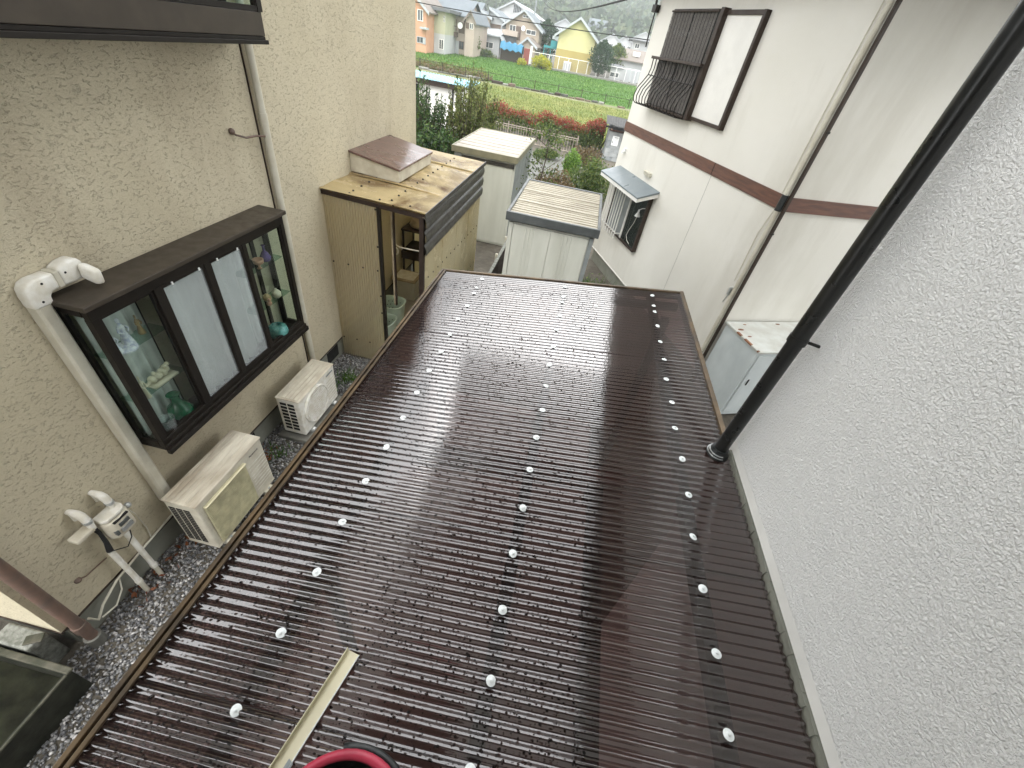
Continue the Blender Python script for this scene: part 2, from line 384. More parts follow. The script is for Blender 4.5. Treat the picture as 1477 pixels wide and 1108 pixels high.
def raw_mesh(name, v, f, mat, smooth=False):
    me = bpy.data.meshes.new(name); n = len(f); k = f.shape[1]
    me.vertices.add(len(v)); me.vertices.foreach_set('co', v.astype(np.float32).ravel())
    me.loops.add(n*k); me.loops.foreach_set('vertex_index', f.astype(np.int32).ravel())
    me.polygons.add(n); me.polygons.foreach_set('loop_start', np.arange(0, n*k, k, dtype=np.int32))
    me.polygons.foreach_set('loop_total', np.full(n, k, dtype=np.int32))
    if smooth: me.polygons.foreach_set('use_smooth', np.ones(n, dtype=bool))
    me.materials.append(M[mat]); me.update(calc_edges=True); me.validate(); return me
def leaves_mesh(name, c, size, mat, up=0.0, aspect=2.0, fold=.25, rng=RNG, dirs=None):
    """one folded four-cornered leaf per centre"""
    n = len(c); d = rng.normal(size=(n, 3)) if dirs is None else dirs + rng.normal(size=(n, 3))*.45
    d[:, 2] += up; d /= np.linalg.norm(d, axis=1)[:, None]
    a = np.cross(d, rng.normal(size=(n, 3))); a /= np.linalg.norm(a, axis=1)[:, None]
    nn = np.cross(d, a); s = (size*rng.uniform(.6, 1.35, n))[:, None]
    p0 = c - d*s*.5; p2 = c + d*s*.5; p1 = c + a*s*.5/aspect*1.0 + nn*s*fold*.3; p3 = c - a*s*.5/aspect + nn*s*fold*.3
    v = np.stack([p0, p1, p2, p3], 1).reshape(-1, 3)
    i = np.arange(n)*4; f = np.stack([np.stack([i, i+1, i+2], 1), np.stack([i, i+2, i+3], 1)], 1).reshape(-1, 3)
    return raw_mesh(name, v, f, mat)
def blades_mesh(name, base, h, wdt, mat, lean=.35, rng=RNG):
    n = len(base); a = rng.uniform(0, 2*np.pi, n); hh = h*rng.uniform(.5, 1.3, n)
    side = np.stack([np.cos(a), np.sin(a), np.zeros(n)], 1)*wdt*.5
    tip = base + np.stack([rng.normal(size=n)*lean*hh, rng.normal(size=n)*lean*hh, hh], 1)
    v = np.stack([base-side, base+side, tip], 1).reshape(-1, 3); f = np.arange(n*3).reshape(-1, 3)
    return raw_mesh(name, v, f, mat)
def text_mesh(txt, size, mat, name='lettering', ext=.0006):
    cu = bpy.data.curves.new(name, 'FONT'); cu.body = txt; cu.size = size; cu.extrude = ext; cu.align_x = 'CENTER'
    o = bpy.data.objects.new('tmp', cu); COL.objects.link(o)
    dg = bpy.context.evaluated_depsgraph_get(); me = bpy.data.meshes.new_from_object(o.evaluated_get(dg))
    bpy.data.objects.remove(o); bpy.data.curves.remove(cu); me.materials.clear(); me.materials.append(M[mat]); return me

# ================================================================== SETTING: ground, fields, hill
ys = list(np.linspace(-12, 52, 17)) + list(np.linspace(54, 84, 11)) + [100, 140, 220, 420]
xs = np.linspace(-220, 220, 23)
v = np.array([(x, y, TZ(y)) for y in ys for x in xs]); nx = len(xs)
fc = np.array([(j*nx+i, j*nx+i+1, (j+1)*nx+i+1, (j+1)*nx+i) for j in range(len(ys)-1) for i in range(nx-1)])
o = put('ground', raw_mesh('ground', v, fc, 'soil')); o['kind'] = 'structure'
def strip(name, mat, y0, y1, x0, x1, dz, n=14):
    Y = np.linspace(y0, y1, n); v = np.array([(x, y, TZ(y)+dz) for y in Y for x in (x0, x1)])
    # keep the rise of the field exact where it bends
    f = np.array([(2*j, 2*j+1, 2*j+3, 2*j+2) for j in range(n-1)])
    o = put(name, raw_mesh(name, v, f, mat)); o['kind'] = 'structure'; return o
strip('dry_meadow', 'field_dry', 25.5, 47.5, -60, 60, .012, 12)
strip('field_path', 'path', 47.5, 49.5, -60, 60, .010, 3)
strip('green_meadow', 'field_green', 49.5, 52, -60, 60, .012, 2)
strip('green_meadow', 'field_green', 52, 79, -60, 60, .016, 10)
strip('yard_slab', 'slab', -3, 4.2, -1.35, 1.0, .006, 2)
M['garden_stone'] = plain('mossy_slab', (.10, .10, .09), .6, 0, .3, 1.5, .4, 30, c2=(.055, .06, .04))
strip('garden_slab', 'garden_stone', 15.0, 21.2, -3.4, .2, .006, 2)

# hill with a wooded slope
def hz(x, y):
    t = max(0, (y-190)/330); t = min(t, 1.25)
    return -2 + 50*t**1.15*(1+.12*math.sin(x*.013+1)+.07*math.sin(x*.031)) + 5*math.sin(x*.021+y*.012)*min(1, t*2)
hx = np.linspace(-420, 420, 57); hy = np.linspace(185, 640, 34)
v = np.array([(x, y, hz(x, y)) for y in hy for x in hx]); nx = len(hx)
fc = np.array([(j*nx+i, j*nx+i+1, (j+1)*nx+i+1, (j+1)*nx+i) for j in range(len(hy)-1) for i in range(nx-1)])
o = put('hill', raw_mesh('hill', v, fc, 'hillside', True)); o['kind'] = 'structure'
cs = []
for i in range(5200):
    y = 235 + 390*RNG.random()**1.3; x = RNG.uniform(-.42, .22)*y; r0 = RNG.uniform(2.6, 5.2); z0 = hz(x, y)
    p = RNG.normal(size=(34, 3)); p /= np.linalg.norm(p, axis=1)[:, None]; p *= r0*np.array([1, 1, 1.15])*RNG.uniform(.7, 1.05, (34, 1))
    cs.append(p+np.array([x, y, z0+r0*.9]))
me = leaves_mesh('hill_woods', np.concatenate(cs), 3.4, 'leaf_hill', aspect=1.3)
o = put('hill_woods', me); tag(o, 'hazy wooded hillside rising behind the houses', 'woods'); o['kind'] = 'stuff'

# ================================================================== LEFT HOUSE (beige stucco)
WX = -2.78
lh = thing('beige_stucco_house', 'beige stucco house with dark bay window and brown upper window', 'house', (-6, 4, 0))
MB().box(-9.5, WX, .57, 7.39, .30, 5.25).build('wall', 'stucco_left', lh)
MB().box(-9.4, WX-.025, .60, 7.35, 0, .30).build('foundation', 'foundation', lh)
MB().box(-9.42, WX+.006, .563, 7.397, .285, .300).build('drip_edge', 'frame_brown', lh)
m = MB().box(-10.1, WX+.45, -.1, 8.1, 5.25, 5.37)
rf = m.build('roof', 'darkwood', lh)
MB().prism([(-10.1, -.1, 5.37), (WX+.45, -.1, 5.37), (-6.2, -.1, 6.5)], (0, 8.2, 0)).build('roof_slope', 'slate', rf)
for y in (4.22, 2.45): MB().box(WX-.03, WX-.022, y-.14, y+.14, .06, .24).build('foundation_vent', 'black', lh)

# --- bay window
XF, BY0, BY1, BZ0, BZ1 = -2.545, 1.60, 3.415, 1.145, 2.35
bay = MB()
bay.box(WX, XF, BY0, BY1, BZ0, BZ0+.03)                                 # floor
bay.box(XF-.045, XF, BY0, BY1, BZ0+.03, BZ0+.10)                        # bottom rail
bay.box(XF-.045, XF, BY0, BY1, BZ1-.075, BZ1)                           # top rail
for y in (BY0, BY1-.045): bay.box(XF-.05, XF, y, y+.045, BZ0+.10, BZ1-.075)
for y in (BY0, BY1-.03):
    bay.box(WX, WX+.05, y, y+.03, BZ0+.03, BZ1)
    bay.box(WX+.05, XF-.05, y, y+.03, BZ0+.03, BZ0+.08); bay.box(WX+.05, XF-.05, y, y+.03, BZ1-.06, BZ1)
bw_ = bay.build('bay_window', 'dark_alu', lh, bevel=.003)
bx('top_board', 'brown_alu', bw_, WX, XF+.03, BY0-.025, BY1+.025, BZ1, BZ1+.034, .006)
m = MB()
m.box(XF+.002, XF+.035, BY0-.01, BY1+.01, BZ0-.02, BZ0+.025); m.box(XF+.002, XF+.02, BY0, BY1, BZ0+.030, BZ0+.06)
m.build('sill', 'dark_alu', bw_, bevel=.003)
MY = [2.045, 2.475, 2.875]
for y, wd in zip(MY, (.055, .05, .045)): bx('mullion', 'dark_alu', bw_, XF-.045, XF+.004, y-wd/2, y+wd/2, BZ0+.10, BZ1-.075, .003)
pn = [(BY0+.05, MY[0]-.03, 'glass'), (MY[0]+.03, MY[1]-.028, 'frost'), (MY[1]+.028, MY[2]-.026, 'frost'), (MY[2]+.026, BY1-.05, 'glass')]
for a, b, mt in pn:
    x = XF-.022 if mt == 'glass' else XF-.012
    bx('pane', mt, bw_, x-.002, x+.002, a, b, BZ0+.10, BZ1-.075)
    fr = MB(); z0, z1 = BZ0+.101, BZ1-.076
    for y0, y1 in ((a-.002, a+.014), (b-.014, b+.002)): fr.box(x-.012, x+.010, y0, y1, z0, z1)
    for q0, q1 in ((z0, z0+.018), (z1-.02, z1)): fr.box(x-.012, x+.010, a+.014, b-.014, q0, q1)
    fr.build('sash', 'dark_alu', bw_)
for y in (BY0+.012, BY1-.018): bx('side_pane', 'glass', bw_, WX+.05, XF-.05, y, y+.003, BZ0+.08, BZ1-.06)
for y in (2.16, 2.40, 2.58, 2.80):                                       # little white latches on the sashes
    bx('latch', 'white_plastic', bw_, XF-.006, XF+.004, y-.006, y+.006, BZ1-.100, BZ1-.080)
SZ = [1.955, 1.585]
for a, b in ((BY0+.035, MY[0]), (MY[2], BY1-.035)):
    for z in SZ: bx('glass_shelf', 'shelfglass', bw_, WX+.03, XF-.06, a, b, z-.003, z+.003)
for y in (1.74, 2.02, 3.0, 3.22): bx('back_mullion', 'dark_alu', bw_, WX+.004, WX+.022, y-.02, y+.02, BZ0+.03, BZ1)
def folds(name, y0, y1, z0, z1, x, amp, nw, mat, parent):
    n = 60; Y = np.linspace(y0, y1, n); vs = []
    for z in (z0, z1):
        for i, y in enumerate(Y): vs.append((x+amp*math.sin(i/n*nw*6.28+.6*math.sin(i*.3)), y, z))
    f = np.array([(i, i+1, n+i+1, n+i) for i in range(n-1)])
    return put(name, raw_mesh(name, np.array(vs), f, mat, True), parent)
c1 = folds('curtain', MY[0]+.03, MY[2]-.02, BZ0+.04, BZ1-.02, WX+.12, .022, 7, 'white_plastic', None)
tag(c1, 'white curtain hanging behind the frosted sliding panes', 'curtain')
c2 = folds('curtain', BY0+.06, MY[0]-.02, BZ0+.035, BZ1-.02, WX+.035, .010, 5, 'curtain', None)
tag(c2, 'grey curtain behind the shelves with the white figurines', 'curtain')
c3 = folds('curtain', MY[2]+.03, MY[2]+.22, BZ0+.035, BZ1-.02, WX+.035, .008, 3, 'curtain', None)
tag(c3, 'narrow grey curtain behind the shelves with the purple vase', 'curtain')
# --- ornaments (each its own thing)
def figure(mb, x, y, z, h, wd=1.0, lean=0, mi=0, hm=None):
    prof = [(.30, 0), (.32, .04), (.26, .18), (.17, .40), (.12, .52), (.15, .62), (.17, .70), (.10, .78), (.055, .80), (.05, .82), (.085, .85), (.10, .90), (.085, .96), (.03, 1.0)]
    mb.lathe([(r*h*.62*wd, q*h) for r, q in prof], (x, y, z), 14, mi)
    for sg in (-1, 1): mb.tube([(x, y+sg*.10*h*wd, z+.70*h), (x+.05*h, y+sg*.17*h*wd, z+.56*h), (x+.11*h, y+sg*.07*h*wd, z+.50*h)], [.04*h, .035*h, .028*h], 6, mi)
SX = WX+.125
m = MB(); figure(m, SX, 1.80, SZ[0]+.003, .20); figure(m, SX+.02, 1.70, SZ[0]+.003, .155, 1.1); m.lathe([(.075, 0), (.07, .012), (.05, .02)], (SX+.01, 1.755, SZ[0]+.003), 16)
tag(m.build('figurine', 'porcelain_blue', None, 'all'), 'white and blue porcelain figurine of a dancing couple on glass shelf', 'figurine')
m = MB(); figure(m, SX-.03, 1.93, SZ[0]+.003, .145, .8)
tag(m.build('figurine', 'gold_ceramic', None, 'all'), 'ochre brown figurine beside the dancing couple on glass shelf', 'figurine')
m = MB(); m.lathe([(.032, 0), (.034, .01), (.030, .06), (.022, .10), (.008, .115)], (SX+.05, 1.66, SZ[0]+.003), 14)
tag(m.build('figurine', 'porcelain', None, 'all'), 'white bell-shaped ornament next to the glazed corner post', 'ornament')
m = MB(); m.box(SX-.04, SX+.05, 1.78, 1.98, SZ[1]+.003, SZ[1]+.020)
for i, (dx, dy) in enumerate(((0, .05), (.01, .09), (0, .14), (-.01, .17))):
    m.ball((SX+dx, 1.77+dy, SZ[1]+.052+.01*(i % 2)), .030, 10); m.ball((SX+dx+.006, 1.775+dy+.02, SZ[1]+.090), .017, 8)
m.tube([(SX, 1.80, SZ[1]+.05), (SX+.02, 1.76, SZ[1]+.055), (SX+.03, 1.73, SZ[1]+.06)], [.012, .010, .006], 6)
tag(m.build('figurine', 'cream_ceramic', None, 'all'), 'cream group of little figures on a flat plinth above green vase', 'figurine')
m = MB(); figure(m, SX+.06, 1.70, SZ[1]+.003, .19, .55)
tag(m.build('figurine', 'cream_ceramic', None, 'all'), 'slim standing cream figurine beside the flat figure group', 'figurine')
FZ = BZ0+.031
tag(MB().lathe([(.03, 0), (.066, .012), (.085, .06), (.088, .09), (.070, .135), (.038, .165), (.031, .20), (.036, .235), (.046, .25), (.040, .25), (.028, .235)], (SX+.0, 1.90, FZ), 24).build('vase', 'green_glaze', None, 'all'), 'round bottle-necked emerald green vase on the bay floor', 'vase')
tag(MB().lathe([(.033, 0), (.035, .004), (.042, .08), (.050, .165), (.052, .17), (.048, .168), (.040, .09), (.03, .015)], (SX+.06, 1.735, FZ), 16).build('glass_vase', 'clear_glass', None, 'all'), 'clear cut glass tumbler beside the green vase', 'vase')
tag(MB().lathe([(.04, 0), (.078, .03), (.094, .085), (.083, .135), (.055, .155), (.032, .16), (.030, .150), (.04, .13)], (SX+.02, 3.12, FZ), 24).build('jar', 'teal_glaze', None, 'all'), 'round dimpled turquoise jar on the bay floor', 'jar')
tag(MB().lathe([(.022, 0), (.042, .02), (.046, .05), (.028, .085), (.012, .105), (.011, .145), (.019, .155), (.012, .153)], (SX, 3.22, SZ[0]+.003), 20).build('vase', 'purple_glaze', None, 'all'), 'small purple narrow-necked vase on upper glass shelf', 'vase')
tag(MB().lathe([(.022, 0), (.010, .012), (.010, .030), (.042, .050), (.046, .085), (.038, .085), (.03, .055)], (SX+.03, 3.08, SZ[0]+.003), 18).build('cup', 'orange_ceramic', None, 'all'), 'orange footed cup beside the purple vase', 'cup')
m = MB(); m.lathe([(.02, 0), (.026, .02), (.022, .05), (.008, .075)], (SX-.03, 3.06, SZ[0]+.003), 12)
tag(m.build('ornament', 'black', None, 'all'), 'tiny black ornament behind the orange cup', 'ornament')
tag(MB().lathe([(.02, 0), (.040, .02), (.042, .055), (.025, .078), (.012, .085), (.013, .095), (.006, .1)], (SX+.02, 3.22, SZ[1]+.003), 18).build('pot', 'cream_ceramic', None, 'all'), 'small cream spherical pot on lower glass shelf', 'pot')
tag(MB().lathe([(.02, 0), (.040, .02), (.038, .05), (.02, .066), (.01, .075)], (SX-.02, 3.13, SZ[1]+.003), 18).build('pot', 'gold_ceramic', None, 'all'), 'olive brown lidded pot beside the cream spherical pot', 'pot')
m = MB(); m.ball((SX+.05, 3.06, SZ[1]+.028), .025, 10); m.ball((SX+.055, 3.06, SZ[1]+.066), .018, 10)
tag(m.build('figurine', 'orange_ceramic', None, 'all'), 'little pinkish orange figurine on lower glass shelf', 'figurine')

# --- upper window of the left house
UX = -2.47
m = MB()
m.box(WX, UX, -.6, 3.57, 3.555, 3.58)
m.box(WX, UX-.012, -.6, 3.555, 3.58, 3.60)
uw = m.build('upper_window', 'dark_alu', lh, bevel=.003)
bx('apron_panel', 'brown_alu', uw, WX, UX-.006, -.6, 3.550, 3.602, 3.735, .004)
m = MB(); m.box(UX-.05, UX, 3.51, 3.56, 3.735, 4.85); m.box(WX, WX+.04, 3.51, 3.56, 3.735, 4.85); m.box(WX, UX, -.6, 3.56, 4.85, 4.95)
m.box(UX-.05, UX-.004, -.6, 3.51, 3.737, 3.765); m.build('upper_frame', 'dark_alu', uw)
for y in (3.02, 2.55, 1.2): bx('mullion', 'dark_alu', uw, UX-.045, UX-.006, y-.022, y+.022, 3.765, 4.85)
for a, b in ((3.042, 3.51), (2.572, 2.998), (1.222, 2.528), (-.6, 1.178)): bx('pane', 'glass', uw, UX-.028, UX-.024, a, b, 3.765, 4.85)
bx('side_pane', 'glass', uw, WX+.04, UX-.05, 3.53, 3.534, 3.737, 4.85)
bx('room_back', 'black', uw, WX+.003, WX+.012, -.55, 3.50, 3.737, 4.84)
tag(bx('wooden_box', 'wood', None, WX+.06, WX+.20, 2.62, 3.22, 3.738, 3.80, .004), 'low pinkish wooden box behind the upper window pane', 'box')
tag(bx('folded_cloth', 'curtain', None, WX+.06, WX+.2, 2.28, 2.5, 3.738, 3.82, .03), 'folded grey cloth lying behind the upper window', 'cloth')

# --- downspout with strap hook, duct, corner pipe
ds = MB().tube([(WX+.045, 3.69, .12), (WX+.045, 3.69, 3.03)], .031, 16).build('downspout', 'cream_pipe', lh, True)
MB().tube([(WX+.045, 3.69, 3.03), (WX+.045, 3.69, 5.25)], .029, 16).build('upper_pipe', 'cream_pipe', ds, True)
MB().tube([(WX+.045, 3.69, 2.98), (WX+.045, 3.69, 3.07)], .0345, 16).build('coupling', 'cream_pipe', ds, True)
m = MB(); m.tube([(WX, 3.33, 2.97), (WX+.03, 3.345, 2.95), (WX+.055, 3.42, 2.925), (WX+.05, 3.55, 2.92), (WX+.045, 3.66, 2.90)], .008, 8); m.ball((WX+.015, 3.325, 2.975), .024, 10)
m.build('strap_hook', 'rustpipe', lh, True)
m = MB(); m.box(WX+.002, WX+.012, 3.640, 3.650, .12, 3.55); m.build('shadow_strip', 'frame_brown', lh)  # dark strip put in for the shadow line beside the downspout
# duct cover for the air conditioner lines
DX0, DX1 = WX+.001, WX+.075
m = MB(); m.prism([(DX0, 1.498, .55), (DX1-.014, 1.498, .55), (DX1, 1.512, .55), (DX1, 1.566, .55), (DX1-.014, 1.58, .55), (DX0, 1.58, .55)], (0, 0, 1.83))
du = m.build('duct_cover', 'cream_pipe', lh, bevel=.003)
m = MB(); m.prism([(DX0, 1.491, 2.37), (DX0, 1.587, 2.37), (DX0, 1.592, 2.41), (DX0, 1.61, 2.428), (DX0, 1.655, 2.434), (DX0, 1.655, 2.522), (DX0, 1.56, 2.522), (DX0, 1.52, 2.51), (DX0, 1.497, 2.48), (DX0, 1.491, 2.44)], (.080, 0, 0)); m.build('duct_elbow', 'white_pvc', du, 'all', .016)
m = MB(); m.prism([(DX0, 1.652, 2.432), (DX0, 1.68, 2.432), (DX0, 1.68, 2.523), (DX0, 1.652, 2.523)], (.082, 0, 0)); m.build('duct_joint', 'cream_pipe', du, bevel=.006)
m = MB(); m.prism([(DX0, 1.678, 2.430), (DX0, 1.78, 2.430), (DX0, 1.815, 2.445), (DX0, 1.82, 2.53), (DX0, 1.79, 2.555), (DX0, 1.73, 2.550), (DX0, 1.678, 2.528)], (.082, 0, 0)); m.build('duct_cap', 'white_pvc', du, 'all', .016)
m = MB(); m.prism([(DX0+.083, 1.765, 2.44), (DX0+.083, 1.82, 2.43), (DX0+.083, 1.828, 2.52), (DX0+.083, 1.775, 2.53)], (.080, .01, -.035)); m.build('duct_outlet', 'white_pvc', du, 'all', .016)
for y, z, xx in ((1.54, 2.40, .0805), (1.58, 2.49, .0805), (1.71, 2.50, .0825)):
    MB().tube([(DX0+xx-.004, y, z), (DX0+xx, y, z)], .007, 8).build('screw_recess', 'black', du)
bp = MB().tube([(WX+.060, .632, .10), (WX+.060, .632, 5.25)], .036, 16).build('corner_downspout', 'rustpipe', lh, True)
MB().tube([(WX+.060, .632, .23), (WX+.060, .632, .31)], .0425, 16).build('socket', 'rustpipe', bp, True)
MB().tube([(WX+.060, .632, .0), (WX+.060, .632, .11), ], .052, 16).build('drain_socket', 'concrete', bp, True)
m = MB(); m.tube([(WX+.006, .83, .56), (WX+.02, .86, .55), (WX+.012, .93, .535), (WX+.008, 1.01, .52)], .005, 6); m.ball((WX+.004, .82, .56), .022, 10); m.build('wire_stub', 'rustpipe', lh, True)

# cable along the foundation
m = MB()
m.tube([(WX+.012, 1.52, .33), (WX+.02, 1.2, .31), (WX+.03, .95, .29), (WX+.035, .80, .22), (WX+.05, .72, .16), (WX+.06, .69, .27)], .009, 8)
m.tube([(WX+.02, .98, .29), (WX+.05, .93, .20), (WX+.06, .84, .13), (WX+.06, .74, .16)], .006, 8)
tag(m.build('cable', 'cream_pipe', None, True), 'cream cable looping along the foundation beside the brown corner pipe', 'cable')

# ------------------------------------------------------------------ gas meter
gm = thing('gas_meter', 'cream gas meter between two white pipes on the beige wall', 'gas meter', (-2.68, 1.08, 0))
def gpipe(y, ztop, x=-2.68):
    p = MB().tube([(x, y, .0), (x, y, .17)], .0175, 14).build('pipe_foot', 'cream_pipe', gm, True)
    MB().tube([(x, y, .17), (x, y, ztop)], .0195, 14).build('riser_pipe', 'white_pvc', gm, True)
    MB().tube([(x, y, .160), (x, y, .195)], .0235, 14).build('pipe_collar', 'white_pvc', p, True)
gpipe(1.017, .64); gpipe(1.152, .76)
m = MB(); pr_ = [(.055, 1.085), (.085, 1.11), (.092, 1.15), (.085, 1.20), (.055, 1.245)]
m.prism([(-2.735, 1.06, .75), (-2.66, 1.06, .735), (-2.615, 1.085, .745), (-2.605, 1.15, .75), (-2.615, 1.215, .745), (-2.66, 1.24, .735), (-2.735, 1.24, .75)], (0, 0, .175))
body = m.build('meter_body', 'ac_cream', gm, 'all', .016)
MB().prism([(-2.725, 1.072, .926), (-2.66, 1.066, .926), (-2.625, 1.09, .926), (-2.618, 1.15, .926), (-2.625, 1.21, .926), (-2.66, 1.232, .926), (-2.725, 1.228, .926)], (.004, 0, .035)).build('meter_cap', 'white_pvc', body, bevel=.010)
bx('display', 'shed_trim', body, -2.612, -2.600, 1.12, 1.19, .845, .875)
bx('name_plate', 'steel', body, -2.612, -2.601, 1.115, 1.195, .785, .825); bx('name_plate', 'shed_trim', body, -2.640, -2.606, 1.078, 1.098, .79, .83)
bx('cap_slot', 'black', body, -2.615, -2.600, 1.10, 1.205, .905, .916)
for y, zt in ((1.035, .93), (1.19, .955)):
    m = MB(); m.tube([(WX, y, 1.085), (WX+.035, y, 1.09), (WX+.065, y, 1.088), (WX+.088, y, 1.07), (WX+.098, y, 1.035), (WX+.10, y, zt)], [.018, .021, .025, .026, .024, .018], 12)
    q = m.build('elbow_pipe', 'white_pvc', gm, True); MB().tube([(WX+.10, y, 1.0), (WX+.10, y, 1.022)], .027, 12).build('nut', 'steel', q, True)
    MB().tube([(WX+.012, y, 1.00), (WX+.012, y, 1.075)], .015, 10).build('wall_stub', 'white_pvc', q, True)
m = MB(); m.box(-2.735, -2.655, .915, 1.03, .925, .958); m.build('valve_bracket', 'ac_cream', gm, bevel=.008)
m = MB(); m.tube([(-2.68, 1.035, .93), (-2.675, 1.04, .86), (-2.67, 1.03, .76), (-2.68, 1.017, .66)], [.016, .013, .015, .021], 8); m.build('valve', 'black', gm, True)
m = MB(); m.tube([(-2.66, 1.02, .66), (-2.61, 1.08, .64), (-2.60, 1.13, .70), (-2.61, 1.15, .75)], .004, 6); m.build('tag_wire', 'black', gm)
m = MB(); m.tube([(-2.70, 1.25, .85), (-2.73, 1.29, .70), (-2.76, 1.31, .45), (-2.765, 1.29, .30)], .004, 6); m.build('earth_wire', 'cream_pipe', gm)
m = MB(); m.ball((-2.68, 1.262, .87), .024, 10); m.build('test_plug', 'steel', gm, True)

# ------------------------------------------------------------------ air conditioner outdoor units
def side_louvre(par, x0, x1, y, z0, z1, nx, nz, mat='black'):
    w_ = (x1-x0)/nx; h_ = (z1-z0)/nz
    for i in range(nx):
        for j in range(nz):
            bx('louvre_slot', mat, par, x0+i*w_+w_*.09, x0+(i+1)*w_-w_*.09, y-.002, y+.002, z0+j*h_+h_*.22, z0+(j+1)*h_-h_*.12)
a1 = thing('air_conditioner', 'larger outdoor air conditioner unit with square yellowed fan grille beside the duct cover', 'air conditioner', (-2.5, 1.83, 0), 'outdoor units along the beige wall')
x0, x1, y0, y1, z0, z1 = -2.645, -2.365, 1.44, 2.22, .075, .685
c = bx('casing', 'ac_cream', a1, x0, x1, y0, y1, z0, z1, .012)
tp = MB().box(x0-.006, x1+.006, y0-.006, y1+.006, z1, z1+.020).build('top_panel', 'ac_top', a1, bevel=.006)
for i in range(5): MB().box(x0+.015+i*.043, x0+.037+i*.043, y0+.015+.01*(i % 2), y1-.015-.012*(i % 3), z1+.020, z1+.028).build('top_rib', 'ac_top', tp, bevel=.003)
side_louvre(c, x0+.02, x1-.07, y0-.0008, z0+.06, z1-.06, 3, 17)
g = bx('fan_grille', 'ac_yellow', a1, x1, x1+.018, y0+.05, y0+.53, z0+.02, z1-.05, .010)
for i in range(26): bx('grille_bar', 'ac_yellow', g, x1+.018, x1+.0215, y0+.062, y0+.518, z0+.04+i*.0196, z0+.046+i*.0196)
bx('grille_lip', 'cream_metal', g, x1+.018, x1+.034, y0+.052, y0+.528, z1-.060, z1-.052, .003)
for i in range(9): bx('front_rib', 'white_pvc', c, x1, x1+.0035, y0+.555, y1-.012, z0+.10+i*.042, z0+.104+i*.042)
put('lettering', text_mesh('Panasonic', .030, 'ink'), c, (x1+.002, y0+.66, z1-.078), (math.pi/2, 0, math.pi/2))
for y in (y0+.12, y1-.12):
    f_ = MB().box(x0+.0, x1+.045, y-.05, y+.05, .012, .075).build('mounting_block', 'cream_pipe', a1, bevel=.006)
    MB().tube([(x1+.028, y, .075), (x1+.028, y, .092)], .010, 8).build('bolt', 'steel', f_)
bx('drain_pan', 'ac_cream', a1, x0, x1+.004, y0+.002, y1-.002, .076, .090)

a2 = thing('air_conditioner', 'smaller outdoor air conditioner unit with round fan grille on a concrete slab', 'air conditioner', (-2.5, 3.16, 0), 'outdoor units along the beige wall')
x0, x1, y0, y1, z0, z1 = -2.625, -2.365, 2.815, 3.525, .10, .60
c = bx('casing', 'white_pvc', a2, x0, x1, y0, y1, z0, z1, .012)
tp = MB().box(x0-.005, x1+.005, y0-.005, y1+.005, z1, z1+.014).build('top_panel', 'ac_top', a2, bevel=.005)
for i in range(5): MB().box(x0+.018+i*.044, x0+.052+i*.044, y0+.02, y1-.02, z1+.014, z1+.020).build('top_rib', 'ac_cream', tp, bevel=.003)
side_louvre(c, x0+.03, x1-.055, y0-.0008, z0+.05, z1-.04, 2, 8)
T_ = Matrix.Translation((x1, y0+.28, z0+.265)) @ Matrix.Rotation(math.pi/2, 4, 'Y')
g = MB(T_).lathe([(.225, 0), (.225, .018), (.212, .024), (.205, .018), (.20, .014)], (0, 0, 0), 40).build('fan_grille', 'white_pvc', a2, True)
for i in range(13):
    q = -.19+i*.0317; h = math.sqrt(max(.0, .20**2-q*q))
    bx('grille_bar', 'white_pvc', g, x1+.014, x1+.0205, y0+.28-h, y0+.28+h, z0+.265+q-.010, z0+.265+q+.010)
for i in range(8): bx('front_rib', 'ac_cream', c, x1, x1+.0035, y0+.52, y1-.012, z0+.06+i*.042, z0+.064+i*.042)
bx('name_plate', 'slate', c, x1, x1+.0025, y1-.17, y1-.04, z1-.062, z1-.045)
for y in (y0+.12, y1-.12):
    f_ = MB().box(x0+.0, x1+.035, y-.03, y+.03, .062, .10).build('foot', 'steel', a2, bevel=.004)
    MB().box(x1+.012, x1+.035, y-.02, y+.02, .10, .112).build('bolt', 'white_plastic', f_)
tag(bx('base_slab', 'concrete', None, x0-.06, x1+.06, y0-.05, y1+.05, 0, .062, .012), 'flat concrete slab under the smaller air conditioner', 'slab')

